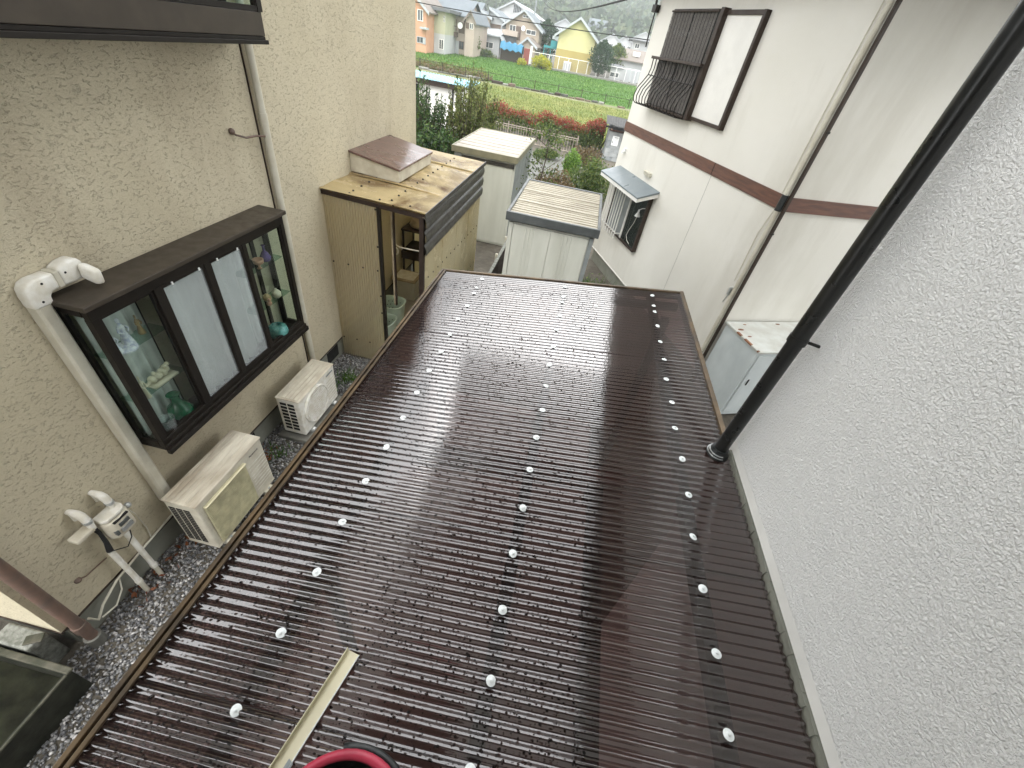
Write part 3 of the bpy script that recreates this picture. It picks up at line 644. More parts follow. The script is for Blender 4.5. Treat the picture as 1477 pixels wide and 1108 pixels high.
# ------------------------------------------------------------------ gravel strip, litter, weeds
def pebbles(n, x0, x1, y0, y1, size):
    t = (1+5**.5)/2
    iv = np.array([(-1, t, 0), (1, t, 0), (-1, -t, 0), (1, -t, 0), (0, -1, t), (0, 1, t), (0, -1, -t), (0, 1, -t), (t, 0, -1), (t, 0, 1), (-t, 0, -1), (-t, 0, 1)])/1.902
    fi = np.array([(0, 11, 5), (0, 5, 1), (0, 1, 7), (0, 7, 10), (0, 10, 11), (1, 5, 9), (5, 11, 4), (11, 10, 2), (10, 7, 6), (7, 1, 8), (3, 9, 4), (3, 4, 2), (3, 2, 6), (3, 6, 8), (3, 8, 9), (4, 9, 5), (2, 4, 11), (6, 2, 10), (8, 6, 7), (9, 8, 1)])
    s = size*RNG.uniform(.55, 1.4, (n, 1, 1))*np.stack([RNG.uniform(.7, 1.2, n), RNG.uniform(.7, 1.2, n), RNG.uniform(.4, .75, n)], 1)[:, None, :]
    jit = iv[None]*(1+RNG.normal(size=(n, 12, 1))*.16)*s
    q = RNG.normal(size=(n, 3, 3)); q, _ = np.linalg.qr(q*np.array([1, 1, .5])+np.eye(3)*1.2)
    v = np.einsum('nij,nkj->nki', q, jit)
    c = np.stack([RNG.uniform(x0, x1, n), RNG.uniform(y0, y1, n), RNG.uniform(.002, .016, n)], 1)
    v = v + c[:, None, :]; f = fi[None]+12*np.arange(n)[:, None, None]
    return v.reshape(-1, 3), f.reshape(-1, 3)
V1, F1 = pebbles(27000, -2.80, -1.22, -.35, 4.44, .0115)
o = put('gravel', raw_mesh('gravel', V1, F1, 'gravel')); tag(o, 'wet grey gravel between the beige house and the corrugated roof', 'gravel'); o['kind'] = 'stuff'
def litter(cx, cy, rx, ry, n, mat, name, label, size=.045):
    c = np.stack([RNG.normal(cx, rx, n), RNG.normal(cy, ry, n), RNG.uniform(.022, .036, n)], 1)
    d = np.stack([RNG.normal(size=n), RNG.normal(size=n), np.zeros(n)], 1)*3
    o = put(name, leaves_mesh(name, c, size, mat, dirs=d)); tag(o, label, 'leaves'); o['kind'] = 'stuff'
M['leaf_rust'] = leaf('rust_leaf', [(.20, .06, .03), (.30, .11, .05), (.12, .05, .03)])
litter(-2.70, 1.06, .05, .07, 26, 'leaf_rust', 'fallen_leaves', 'rust coloured fallen leaves at the foot of the gas pipes')
litter(-2.68, 2.42, .06, .12, 40, 'leaf_rust', 'fallen_leaves', 'rust coloured fallen leaves between the two outdoor units')
litter(-2.70, 1.38, .05, .06, 18, 'leaf_rust', 'fallen_leaves', 'rust coloured fallen leaves at the side of the larger outdoor unit')
def weed(x, y, r, n, h, label):
    b = np.stack([RNG.normal(x, r, n), RNG.normal(y, r, n), np.full(n, .01)], 1)
    tag(put('weed', blades_mesh('weed', b, h, .012, 'grassblade', .6)), label, 'weed')
weed(-2.45, 3.95, .07, 130, .09, 'green weed tuft in gravel near the yellowed panel')
weed(-2.58, 3.70, .06, 100, .08, 'green weed tuft in gravel beside the smaller outdoor unit')
weed(-2.22, 4.05, .05, 70, .07, 'small green weed tuft close to the roof rail')
weed(-2.55, 2.55, .06, 90, .06, 'low green weed between the two outdoor units')

# ------------------------------------------------------------------ trough and block in the corner
tr = thing('water_trough', 'dark weathered trough with pale rim standing on gravel by the house corner', 'trough', (-2.9, 0, 0))
m = MB(); m.box(-3.6, -3.575, -.9, .40, 0, .30); m.box(-2.545, -2.52, -.9, .40, 0, .30); m.box(-3.575, -2.545, .375, .40, 0, .30); m.box(-3.575, -2.545, -.9, .375, 0, .03); m.build('trough_body', 'green_wall', tr)
m = MB(); m.box(-3.62, -2.510, .375, .415, .30, .325); m.box(-2.528, -2.512, -.9, .375, .30, .318); m.box(-3.62, -3.595, -.9, .375, .30, .322)
m.build('rim', 'trough_rim', tr, bevel=.008)
bx('water_surface', 'water', tr, -3.574, -2.546, -.89, .374, .032, .10)
tag(bx('concrete_block', 'oldblock', None, -3.12, -2.85, .43, .545, 0, .34, .012), 'mossy rough concrete block wedged beside the trough', 'block')
m = MB(Matrix.Translation((-2.86, .50, .34)) @ Matrix.Rotation(.5, 4, 'Z')); m.box(-.06, .04, -.03, .03, .001, .012)
tag(m.build('loose_tile', 'trough_rim', None, bevel=.004), 'small weathered tile lying on the mossy block', 'tile')

# ================================================================== TERRACE ROOF (brown corrugated sheets)
def RZ(x): return 2.47+.128*x
RX0, RX1, RY0, RY1 = -.895, .915, -.445, 3.005
PIT, AMP, PH = .032, .0050, .37
tr = thing('terrace_roof', 'wet brown corrugated plastic terrace roof with rows of white washers', 'roof', (0, 1, 0))
y = RY1; k_ = 0
PH_S = RY1
while y > RY0:
    y1 = y+.010 if k_ else y; y0 = max(y-.64-.010, RY0)
    if k_ == 0: y0 = y-.26-.01; nxt = y-.26
    else: nxt = y-.64
    nseg = max(8, int((y1-y0)/PIT*10)); Y = np.linspace(y0, y1, nseg+1); X = np.linspace(RX0, RX1, 7)
    dz = .0016*(k_ % 2)
    v = np.array([(x, q, RZ(x)+dz+AMP*math.cos(2*math.pi*(q-PH)/PIT)+.0016*math.sin(x*7+k_*2.1+q*5)) for q in Y for x in X])
    n = len(X); fc = np.array([(j*n+i, j*n+i+1, (j+1)*n+i+1, (j+1)*n+i) for j in range(nseg) for i in range(n-1)])
    put('corrugated_sheet', raw_mesh('corrugated_sheet', v, fc, 'roof_pc', True), tr)
    y = nxt; k_ += 1
# screws with umbrella washers
m = MB(); m.lathe([(.0142, .000), (.0146, .0010), (.0108, .0026), (.0044, .0034), (.0042, .0036), (.0040, .0085), (.0024, .0095)], (0, 0, 0), 16); sm = m.mesh('roof_screw', 'washer', True)
for x in (-.572, .070, .707):
    for y in [-.398+.192*i for i in range(17)]+[2.762, 2.925]:
        put('roof_screw', sm, tr, (x+random.uniform(-.006, .006), y, RZ(x)+AMP+.0012), (random.uniform(-.12, .12), -.127+random.uniform(-.12, .12), random.uniform(0, 6)))
put('roof_screw', sm, tr, (.305, 2.674, RZ(.305)+AMP+.001), (.1, -.1, 0), (.8, .8, .8))
# rails
def rail(name, mat, x0, x1, y0, y1, zf, h0, h1, bev=.003):
    m = MB(); P = [(x0, y0), (x1, y0), (x1, y1), (x0, y1)]
    m.hexa([(a, b, zf(a)+h0) for a, b in P]+[(a, b, zf(a)+h1) for a, b in P]); return m.build(name, mat, tr, bevel=bev)
rail('eave_rail', 'bronze', RX0-.030, RX0-.014, RY0, RY1+.02, lambda x: RZ(RX0), -.075, .012)
rail('eave_rail_lip', 'bronze', RX0-.004, RX0+.010, RY0, RY1, lambda x: RZ(RX0), .006, .016)
rail('eave_gutter', 'darkwood', RX0-.014, RX0-.004, RY0, RY1+.01, lambda x: RZ(RX0), -.08, -.004)
rail('end_rail', 'bronze', RX0-.03, RX1+.02, RY1+.004, RY1+.026, RZ, -.05, .013)
rail('side_rail', 'bronze', RX1-.004, RX1+.020, 1.46, RY1+.026, RZ, -.05, .016)
# frame below
for x in (-.572, .070, .707): rail('purlin', 'darkwood', x-.022, x+.022, RY0, RY1, RZ, -.055, -.006)
rail('purlin', 'darkwood', .325, .385, RY0, RY1, RZ, -.070, -.030)
for y, mt in ((2.95, 'darkwood'), (1.18, 'wood'), (-.40, 'darkwood')): rail('rafter', mt, RX0, RX1, y-.032, y+.032, RZ, -.10, -.0085 if mt == 'wood' else -.06)
for y in (2.92, .9, -.40): bx('post', 'darkwood', tr, -.87, -.81, y-.03, y+.03, 0, RZ(-.87)-.16)
for y in (2.92,): bx('post', 'darkwood', tr, .83, .89, y-.03, y+.03, 0, RZ(.8)-.16)
# rain drops standing on the sheets (dry under the eave)
nd = 17000
dx = RX0+.03+RNG.random(nd)*(.36-RX0); 
yi = RNG.integers(int((0-PH)/PIT)-6, int((RY1-.05-PH)/PIT), nd); off = RNG.normal(0, .0075, nd)
dy = PH+yi*PIT+off; keep = (RNG.random(nd) < np.clip((.40-dx)*8, 0, 1)) & (dy > RY0+.05); dx, dy = dx[keep], dy[keep]; nd = len(dx)
rad = .0014+.0030*RNG.random(nd)**3
zz = 2.47+.128*dx+AMP*np.cos(2*np.pi*(dy-PH)/PIT)+.0022
ring = np.array([(math.cos(a), math.sin(a), 0) for a in np.linspace(0, 2*math.pi, 7)[:6]]); r2 = ring*.66+np.array([0, 0, .52])
tpl = np.concatenate([ring, r2, [[0, 0, .75]]])
tf = [(i, (i+1) % 6, 6+(i+1) % 6) for i in range(6)]+[(i, 6+(i+1) % 6, 6+i) for i in range(6)]+[(6+i, 6+(i+1) % 6, 12) for i in range(6)]+[(0, 2, 1), (0, 3, 2), (0, 4, 3), (0, 5, 4)]
vv = tpl[None]*rad[:, None, None]*np.stack([RNG.uniform(.8, 1.6, nd), np.ones(nd), np.ones(nd)], 1)[:, None, :]+np.stack([dx, dy, zz], 1)[:, None, :]
ff = np.array(tf)[None]+13*np.arange(nd)[:, None, None]
put('rain_drops', raw_mesh('rain_drops', vv.reshape(-1, 3), ff.reshape(-1, 3), 'drop', True), tr, kind='stuff')

# cream metal strip lying on the roof
P0 = Vector((-.350, .366, 0)); P1 = Vector((-.425, .02, 0)); dv = (P1-P0).normalized(); sv = Vector((-dv.y, dv.x, 0))
def roofpt(p, h): return Vector((p.x, p.y, RZ(p.x)+AMP+.003+h))
a, b = P0, P0+dv*.55; wd = .036
ms = thing('metal_strip', 'cream L-shaped metal strip lying on the corrugated roof', 'metal strip', roofpt(a, 0))
m = MB(); m.hexa([roofpt(a, 0), roofpt(b, 0), roofpt(b+sv*wd, 0), roofpt(a+sv*wd, 0), roofpt(a, .002), roofpt(b, .002), roofpt(b+sv*wd, .002), roofpt(a+sv*wd, .002)]); m.build('flange', 'cream_metal', ms)
m = MB(); c_ = a-sv*.002; e_ = b-sv*.002
m.hexa([roofpt(c_, 0), roofpt(e_, 0), roofpt(e_+sv*.002, 0), roofpt(c_+sv*.002, 0), roofpt(c_, .020), roofpt(e_, .020), roofpt(e_+sv*.002, .020), roofpt(c_+sv*.002, .020)]); m.build('upstand', 'cream_metal', ms)
m = MB(); c_ = a+sv*wd; e_ = b+sv*wd
m.hexa([roofpt(c_, 0), roofpt(e_, 0), roofpt(e_+sv*.0025, 0), roofpt(c_+sv*.0025, 0), roofpt(c_, .006), roofpt(e_, .006), roofpt(e_+sv*.0025, .006), roofpt(c_+sv*.0025, .006)]); m.build('return_lip', 'white_plastic', ms)
q = a+dv*.250+sv*.026; m = MB()
m.hexa([roofpt(q, .003), roofpt(q+dv*.03, .003), roofpt(q+dv*.034+sv*.016, .003), roofpt(q+dv*.004+sv*.016, .003), roofpt(q, .006), roofpt(q+dv*.03, .006), roofpt(q+dv*.034+sv*.016, .006), roofpt(q+dv*.004+sv*.016, .006)]); m.build('end_clip', 'shed_side', ms)

# tool bucket with red rim
BC = Vector((-.185, -.005, 0)); BZ = RZ(BC.x)+AMP+.004
tb = thing('tool_bucket', 'round black tool bucket with thick red rim on the roof', 'bucket', (BC.x, BC.y, BZ))
R0 = .150
MB().lathe([(R0*.86, 0), (R0*.9, .01), (R0, .118), (R0-.012, .118), (R0*.86-.012, .014), (.01, .012)], (BC.x, BC.y, BZ), 40).build('bucket_wall', 'blackpipe', tb, True)
pts = [(BC.x+(R0-.004)*math.cos(t), BC.y+(R0-.004)*math.sin(t), BZ+.122) for t in np.linspace(0, 2*math.pi, 49)]
MB().tube(pts, .0105, 10, caps=False).build('rim', 'red_rubber', tb, 'all')
m = MB(); pts = [(BC.x+(R0+.012)*math.cos(t), BC.y+(R0+.012)*math.sin(t), BZ+.10) for t in np.linspace(-.2, 1.9, 20)]; m.tube(pts, .009, 8); m.build('rope_handle', 'blackrub', tb, 'all')
for i in range(16):
    a = random.uniform(0, 6.28); rr_ = R0*.62*math.sqrt(random.random()); p = Vector((BC.x+rr_*math.cos(a), BC.y+rr_*math.sin(a), BZ+.022+.05*random.random()))
    dd = Vector((random.uniform(-1, 1), random.uniform(-1, 1), random.uniform(-.2, .5))).normalized()*.022
    m = MB(); m.tube([p-dd, p+dd*.9], .0032, 8); m.tube([p+dd*.9, p+dd*1.15], .008, 8)
    tag(m.build('bolt', 'steel', None, True), 'loose steel bolt lying inside the black bucket', 'bolt', 'loose bolts in the tool bucket')
pl = MB(); pl.box(BC.x-.10, BC.x+.03, BC.y+.055, BC.y+.09, BZ+.075, BZ+.083)
tag(pl.build('tool_sheath', 'blackrub', None, bevel=.003), 'dark flat tool sheath lying in the black bucket', 'tool')

# ================================================================== NEAR HOUSE (rough white stucco)
NX, NY = .935, 1.445
nh = thing('rough_stucco_house', 'white rough stucco house wall rising beside the terrace roof', 'house', (4, -2, 0))
bx('wall', 'stucco_near', nh, NX, 8.5, -6, NY, .3, 6.20)
bx('unseen_wing_wall', 'stucco_near', nh, -1.35, NX-.002, -4.5, -.45, .3, 5.399); bx('unseen_wing_eave', 'darkwood', nh, -1.75, .90, -5.2, .42, 5.402, 5.50)  # unseen wing and eave, added to narrow the sky reflected in the roof
bx('unseen_wing_window', 'dark_alu', nh, -.75, .6, -.452, -.44, 3.1, 4.7)
bx('foundation', 'foundation', nh, NX+.02, 8.4, -5.9, NY-.02, 0, .3)
m = MB(); 
ysn = np.linspace(-.44, NY-.03, 60)
for i in range(len(ysn)-1):
    j0, j1 = random.uniform(-.0025, .0025), 0
    m.box(NX-.014-j0, NX-.0005, ysn[i], ysn[i+1]-.0002, RZ(NX)-.03, RZ(NX)+.018+random.uniform(-.003, .003))
m.build('sealant_strip', 'foundation', nh)
m = MB().prism([(NX-.0006, -.44, RZ(NX)+.022), (NX-.009, -.44, RZ(NX)+.024), (NX-.002, -.44, RZ(NX)+.06)], (0, NY+.44-.01, 0)); m.build('wall_foot_bead', 'white_paint', nh)
m = MB(); m.box(.36, 9.0, -6.6, 3.9, 6.20, 6.32); m.box(.36, 1.25, 3.9, 7.4, 6.20, 6.32); nr = m.build('eave', 'white_paint', nh)  # narrow strip past the house end is added, unseen, to block reflected sky
MB().prism([(.36, -6.6, 6.32), (9.0, -6.6, 6.32), (4.7, -6.6, 7.9)], (0, 10.5, 0)).build('roof_slope', 'slate', nr)
m = MB(); m.tube([(.30, -6.6, 6.27), (.30, 7.4, 6.27)], .055, 10); m.build('gutter', 'white_paint', nr, True)
# black downpipe standing on the roof
PX, PY = .868, 1.392
bp = thing('black_downpipe', 'glossy black downpipe standing at the white stucco corner', 'downpipe', (PX, PY, RZ(PX)))
MB().tube([(PX, PY, RZ(PX)+.012), (PX, PY, 3.215)], .0275, 24).build('lower_pipe', 'blackpipe', bp, True)
MB().tube([(PX, PY, 3.205), (PX, PY, 6.20)], .0295, 24).build('upper_pipe', 'blackpipe', bp, True)
m = MB(); m.tube([(PX, PY, RZ(PX)+.006), (PX, PY, RZ(PX)+.020), (PX, PY, RZ(PX)+.030), (PX, PY, RZ(PX)+.048)], [.048, .045, .036, .034], 20)
sh_ = m.build('pipe_shoe', 'blackrub', bp, True)
for r_, z_ in ((.046, .019), (.041, .029)):
    pts = [(PX+r_*math.cos(t), PY+r_*math.sin(t), RZ(PX)+z_) for t in np.linspace(2.2, 4.9, 16)]; MB().tube(pts, .0028, 6).build('shoe_ring', 'steel', sh_)
m = MB(); m.tube([(PX, PY, 3.192), (PX, PY, 3.218)], .032, 24); cl = m.build('pipe_clamp', 'blackpipe', bp, True)
MB().tube([(PX+.03, PY-.005, 3.205), (NX+.002, PY-.02, 3.205)], .006, 8).build('clamp_bolt', 'blackpipe', cl)

# ================================================================== LEAN-TO against the left house
LY, LX1, LYF = 4.46, -1.585, 7.20
lt = thing('lean_to_shed', 'yellowed translucent corrugated lean-to with open doorway against the beige house', 'lean-to', (-2.2, 5.8, 0))
def wave_panel(name, mat, parent, origin, along, up, length, height, normal, pitch=.032, amp=.0045, seg=6, rows=4):
    o_, a_, u_, n_ = Vector(origin), Vector(along), Vector(up), Vector(normal)
    ns = max(4, int(length/pitch*seg)); vs = []
    for j in range(rows+1):
        for i in range(ns+1):
            t = length*i/ns; vs.append(tuple(o_+a_*t+u_*(height*j/rows)+n_*(amp*math.cos(2*math.pi*t/pitch)+.003*math.sin(3*j+t*4))))
    n = ns+1; f_ = np.array([(j*n+i, j*n+i+1, (j+1)*n+i+1, (j+1)*n+i) for j in range(rows) for i in range(ns)])
    return put(name, raw_mesh(name, np.array(vs), f_, mat, True), parent)
DJ0, DJ1 = -2.118, -1.640          # door jambs
wave_panel('front_panel', 'cream_pc', lt, (WX+.01, LY, .02), (1, 0, 0), (0, 0, 1), DJ0-.02-WX-.01, 2.21, (0, -1, 0), amp=.008)
bx('front_purlin', 'linen', lt, WX+.01, DJ0-.02, LY+.012, LY+.03, 1.42, 1.46); bx('front_purlin', 'linen', lt, WX+.01, DJ0-.02, LY+.012, LY+.03, .30, .34)
m = MB(); m.tube([(0, 0, 0), (0, -.006, 0)], .011, 8); cap = m.mesh('screw_cap', 'black')
for z, n in ((1.44, 4), (.32, 4)):
    for i in range(n): put('screw_cap', cap, lt, (-2.74+i*.19, LY-.006, z))
for z in (2.18, 1.75, 1.1, .85): put('screw_cap', cap, lt, (DJ0-.03, LY-.012, z))
bx('door_post', 'dark_alu', lt, DJ0-.018, DJ0+.018, LY-.02, LY+.03, 0, 2.215, .002)
bx('corner_post', 'darkwood', lt, DJ1, LX1-.002, LY-.02, LY+.05, 0, 2.20, .002)
MB().hexa([(WX, LY-.012, 2.228), (LX1, LY-.012, 2.178), (LX1, LY+.03, 2.178), (WX, LY+.03, 2.228), (WX, LY-.012, 2.275), (LX1, LY-.012, 2.225), (LX1, LY+.03, 2.225), (WX, LY+.03, 2.275)]).build('header_beam', 'darkwood', lt)
bx('jamb_board', 'linen', lt, -2.092, -2.072, LY+.25, LY+.27, .85, 2.19); bx('jamb_post', 'darkwood', lt, -2.066, -2.050, LY+.25, LY+.28, .85, 2.19)
# roof sheets: four, laid along the wall
def LZ(x): return 2.295-.045*(x-WX)/1.2
for kx in range(4):
    y0 = LY-.04+kx*.685; y1 = min(y0+.72, LYF+.05)
    ns = int((y1-y0)/.032*6); Y = np.linspace(y0, y1, ns+1); X = np.linspace(WX+.004, LX1+.03, 9)
    v = np.array([(x, q, LZ(x)+.004*(kx % 2)+.0035*math.cos(2*math.pi*q/.032)+.020*math.exp(-((q-y0-.02)/.035)**2)*(.7+.3*math.sin(5*x))+.006*math.sin(3*x+kx*2)*math.sin(9*q)) for q in Y for x in X])
    n = len(X); put('roof_sheet', raw_mesh('roof_sheet', v, np.array([(j*n+i, j*n+i+1, (j+1)*n+i+1, (j+1)*n+i) for j in range(ns) for i in range(n-1)]), 'cream_roof', True), lt)
m = MB(); m.lathe([(.012, 0), (.013, .006), (.007, .012), (.004, .014)], (0, 0, 0), 8); capr = m.mesh('roof_screw', 'black')
for x in (-2.0, -2.45):
    for i in range(13 if x > -2.2 else 5):
        put('roof_screw', capr, lt, (x, LY+.10+i*.20, LZ(x)+.009))
for i in range(3): put('roof_screw', capr, lt, (-2.45+i*.35, LY+.01, LZ(-2.3)+.008))
m = MB(); m.box(LX1-.01, LX1+.035, LY-.05, LYF+.05, 2.205, 2.215); m.box(LX1+.025, LX1+.035, LY-.05, LYF+.05, 2.215, 2.262); m.build('eave_trim', 'fascia', lt)
# dark fascia: three shallow ribs
fa = MB(); nz = 24
prof = [(.026*abs(math.sin(i/nz*math.pi*3))**.6, 1.735+.465*i/nz) for i in range(nz+1)]
vs = [(LX1+.004+dx_, yy, z) for dx_, z in prof for yy in (LY-.02, LYF+.02)]
fa.add(vs, [(2*i, 2*i+1, 2*i+3, 2*i+2) for i in range(nz)]); fa.build('fascia_sheet', 'fascia', lt)
for i in range(4):
    y0 = LY+.02+i*.66; L_ = min(.675, LYF-y0)
    wave_panel('side_panel', 'cream_side', lt, (LX1+.002*(i % 2), y0, .02), (0, 1, 0), (0, 0, 1), L_, 1.735, (1, 0, 0), .032, .007, 6, 3)
for z in (1.42, .6):
    for i in range(14): put('screw_cap', cap, lt, (LX1+.010, LY+.12+i*.19, z+.02-.012*i*(z > 1)), (0, 0, math.pi/2))
    bx('side_purlin', 'linen', lt, LX1-.03, LX1-.008, LY+.05, LYF, z-.02, z+.02)
bx('end_panel', 'cream_side', lt, WX+.01, LX1, LYF-.004, LYF+.004, .02, 2.24)
bx('end_post', 'darkwood', lt, LX1-.05, LX1-.006, LYF-.06, LYF-.01, 0, 2.2)
bx('floor_slab', 'slab', lt, WX+.01, LX1-.01, LY+.02, LYF-.01, 0, .10, 0)
# hood box of the house window above the lean-to roof
hb = thing('window_hood', 'wet brown topped cream hood box standing on the lean-to roof', 'hood', (-2.5, 5.75, 2.28))
HX1, HY0, HY1 = -2.14, 5.16, 6.33
MB().hexa([(WX+.002, HY0, LZ(WX)+.02), (HX1-.02, HY0, LZ(HX1)+.02), (HX1-.02, HY1, LZ(HX1)+.02), (WX+.002, HY1, LZ(WX)+.02), (WX+.002, HY0, 2.525), (HX1-.02, HY0, 2.425), (HX1-.02, HY1, 2.425), (WX+.002, HY1, 2.525)]).build('hood_body', 'ac_cream', hb, bevel=.006)
MB().hexa([(WX+.002, HY0-.02, 2.527), (HX1, HY0-.02, 2.424), (HX1, HY1+.02, 2.424), (WX+.002, HY1+.02, 2.527), (WX+.002, HY0-.02, 2.552), (HX1, HY0-.02, 2.449), (HX1, HY1+.02, 2.449), (WX+.002, HY1+.02, 2.552)]).build('hood_top', 'hood_top', hb, bevel=.004)

# things inside the lean-to
def basket(cx, cy, z, a, b, h, label):
    t = thing('laundry_basket', label, 'basket', (cx, cy, z), 'laundry baskets inside the lean-to')
    def rr(sx, sy, q, n=28): return [(cx+sx*math.copysign(abs(math.cos(u))**.6, math.cos(u)), cy+sy*math.copysign(abs(math.sin(u))**.6, math.sin(u)), q) for u in np.linspace(0, 2*math.pi, n+1)[:n]]
    m = MB(); rings = [rr(a*.74, b*.74, z+.004), rr(a*.95, b*.95, z+h), rr(a*.95-.010, b*.95-.010, z+h), rr(a*.74-.008, b*.74-.008, z+.012)]
    n = 28; vs = sum(rings, []); fs = [(k*n+j, k*n+(j+1) % n, (k+1)*n+(j+1) % n, (k+1)*n+j) for k in range(3) for j in range(n)]+[tuple(range(n-1, -1, -1)), tuple(3*n+j for j in range(n))]
    m.add(vs, fs); m.build('basket_wall', 'basket', t, True)
    rm = rr(a*.97, b*.97, z+h+.004); m = MB(); m.tube(rm+[rm[0]], .011, 8, caps=False); m.build('rim', 'basket', t, 'all')
    hm = MB(); hm.tube([(0, 0, 0), (0, .0016, 0)], .0085, 6); hm = hm.mesh('hole', 'green_wall')
    for row in range(5):
        for j in range(14):
            f_ = .80+.028*row; u = 2*math.pi*j/14+.22*(row % 2)
            p = (cx+(a*f_-.013)*math.copysign(abs(math.cos(u))**.6, math.cos(u)), cy+(b*f_-.013)*math.copysign(abs(math.sin(u))**.6, math.sin(u)), z+h*(.35+.12*row))
            put('hole', hm, t, p, (0, 0, u+math.pi/2))
    return t
basket(-2.36, 5.24, .10, .185, .19, .44, 'taller pale aqua laundry basket with holes inside the doorway')
basket(-2.31, 4.86, .10, .15, .17, .36, 'shorter pale aqua laundry basket behind the door post')
bn = thing('storage_bin', 'milky plastic storage bin with lid on the lean-to floor', 'bin', (-2.52, 6.3, .1))
MB().hexa([(-2.70, 6.14, .10), (-2.36, 6.12, .10), (-2.36, 6.40, .10), (-2.70, 6.42, .10), (-2.73, 6.11, .45), (-2.33, 6.09, .45), (-2.33, 6.43, .45), (-2.73, 6.45, .45)]).build('bin_body', 'binclear', bn, bevel=.015)
bx('bin_lid', 'linen', bn, -2.745, -2.315, 6.075, 6.465, .452, .485, .010); bx('lid_top', 'white_pvc', bn, -2.70, -2.36, 6.12, 6.42, .486, .497, .006)
sf = thing('shelf_rack', 'dark low shelf rack carrying folded linen inside the lean-to', 'shelf', (-2.4, 6.8, .1))
for z in (.72, 1.10): bx('shelf_board', 'darkwood', sf, WX+.02, -1.75, 6.62, 7.14, z, z+.03, .003)
for x in (WX+.03, -1.80):
    for y in (6.63, 7.10): bx('leg', 'darkwood', sf, x, x+.03, y, y+.03, .10, 1.10)
bx('shelf_edge', 'darkwood', sf, WX+.02, -1.75, 6.60, 6.618, .62, .75)
m = MB()
for i, (x, y, q) in enumerate(((-2.5, 6.84, .13), (-2.25, 6.88, .10), (-2.05, 6.82, .14))): m.lathe([(.02, 0), (.17, .01), (.19, .05), (.15, q), (.03, q+.02)], (x, y, 1.132), 16, 0, 1, .8)
tag(m.build('linen_bundle', 'linen', None, 'all'), 'crumpled beige linen heaped on the dark shelf', 'linen')
cd = thing('hanging_cord', 'white cord with a ring hanging in the lean-to doorway', 'cord', (-2.12, 4.9, 1.5))
MB().tube([(-2.129, 4.9, 2.24), (-2.129, 4.9, 2.0), (-2.12, 4.9, 1.62), (-2.06, 4.9, 1.595), (-1.81, 4.9, 1.60)], .009, 8).build('cord', 'rope', cd, True)
pts = [(-2.12+.030*math.cos(t), 4.9, 1.535+.045*math.sin(t)) for t in np.linspace(0, 2*math.pi, 21)]; MB().tube(pts, .008, 8, caps=False).build('ring', 'rope', cd, True)

# ================================================================== GARDEN SHEDS
s2 = thing('garden_shed', 'storage shed with slate blue roof trim and ribbed beige roof panels', 'shed', (-.23, 6.85, 0))
X0, X1, Y0, Y1, ZT = -.905, .425, 5.87, 7.82, 2.0
bx('shed_body', 'shed_paint', s2, X0+.06, X1-.06, Y0+.07, Y1-.06, .03, ZT-.14)
for i in range(2):
    a = X0+.12+i*.545; b = a+.540
    p_ = bx('door_panel', 'shed_paint', s2, a, b, Y0+.048, Y0+.068, .10, ZT-.16, .004)
    for fx in (.34, .44, .54): bx('panel_rib', 'shed_paint', p_, a+fx*(b-a)-.012, a+fx*(b-a)+.012, Y0+.036, Y0+.047, .12, ZT-.18, .005)
bx('corner_column', 'shed_side', s2, X1-.115, X1-.055, Y0+.045, Y0+.12, .05, ZT-.14, .004); bx('corner_column', 'shed_paint', s2, X0+.05, X0+.11, Y0+.045, Y0+.12, .05, ZT-.14, .004)
m = MB(); m.box(X0, X1, Y0, Y0+.05, ZT-.11, ZT+.01); m.box(X0, X1, Y1-.05, Y1, ZT-.08, ZT+.01); m.box(X0, X0+.04, Y0+.05, Y1-.05, ZT-.09, ZT+.01); m.box(X1-.04, X1, Y0+.05, Y1-.05, ZT-.09, ZT+.01)
m.build('roof_trim', 'shed_trim', s2, bevel=.006)
n = 3; L_ = (Y1-Y0-.10)/n
for i in range(n):
    y0 = Y0+.05+i*L_; p_ = bx('roof_panel', 'shed_roof', s2, X0+.04, X1-.04, y0+.006, y0+L_-.006, ZT-.05, ZT-.02+.006*(i), .002)
    for j in range(6): bx('roof_rib', 'shed_roof', p_, X0+.045, X1-.045, y0+.04+j*L_/6, y0+.065+j*L_/6, ZT-.02+.006*i, ZT-.008+.006*i, .003)
    bx('seam_cap', 'shed_roof', p_, X0+.042, X1-.042, y0+L_-.012, y0+L_+.012, ZT-.02, ZT+.004+.004*i, .003) if i < n-1 else None
s1 = thing('garden_shed', 'tall pale storage shed with olive roof edge beside the lean-to', 'shed', (-2.1, 10.4, 0))
X0, X1, Y0, Y1, ZT = -2.80, -1.365, 9.50, 12.1, 1.95
bx('shed_body', 'shed_paint', s1, X0+.12, X1-.04, Y0+.06, Y1-.05, .02, ZT-.13)
bx('door_panel', 'shed_paint', s1, X0+.24, X1-.09, Y0+.045, Y0+.058, .06, ZT-.24, .004)
bx('door_header', 'fascia', s1, X0+.22, X1-.06, Y0+.03, Y0+.056, ZT-.235, ZT-.16); bx('corner_column', 'shed_side', s1, X0+.06, X0+.21, Y0+.03, Y0+.10, .02, ZT-.13, .004)
for i in range(5): bx('side_panel', 'shed_side', s1, X1-.042, X1-.030, Y0+.08+i*.49, Y0+.55+i*.49, .04, ZT-.14, .004)
m = MB(); m.box(X0, X1, Y0, Y0+.04, ZT-.12, ZT); m.box(X0, X1, Y1-.04, Y1, ZT-.12, ZT); m.box(X0, X0+.03, Y0+.04, Y1-.04, ZT-.12, ZT); m.box(X1-.03, X1, Y0+.04, Y1-.04, ZT-.12, ZT)
M['olive_trim'] = plain('olive_trim', (.24, .225, .15), .45, .1, .12, 6)
m.build('roof_trim', 'olive_trim', s1, bevel=.006)
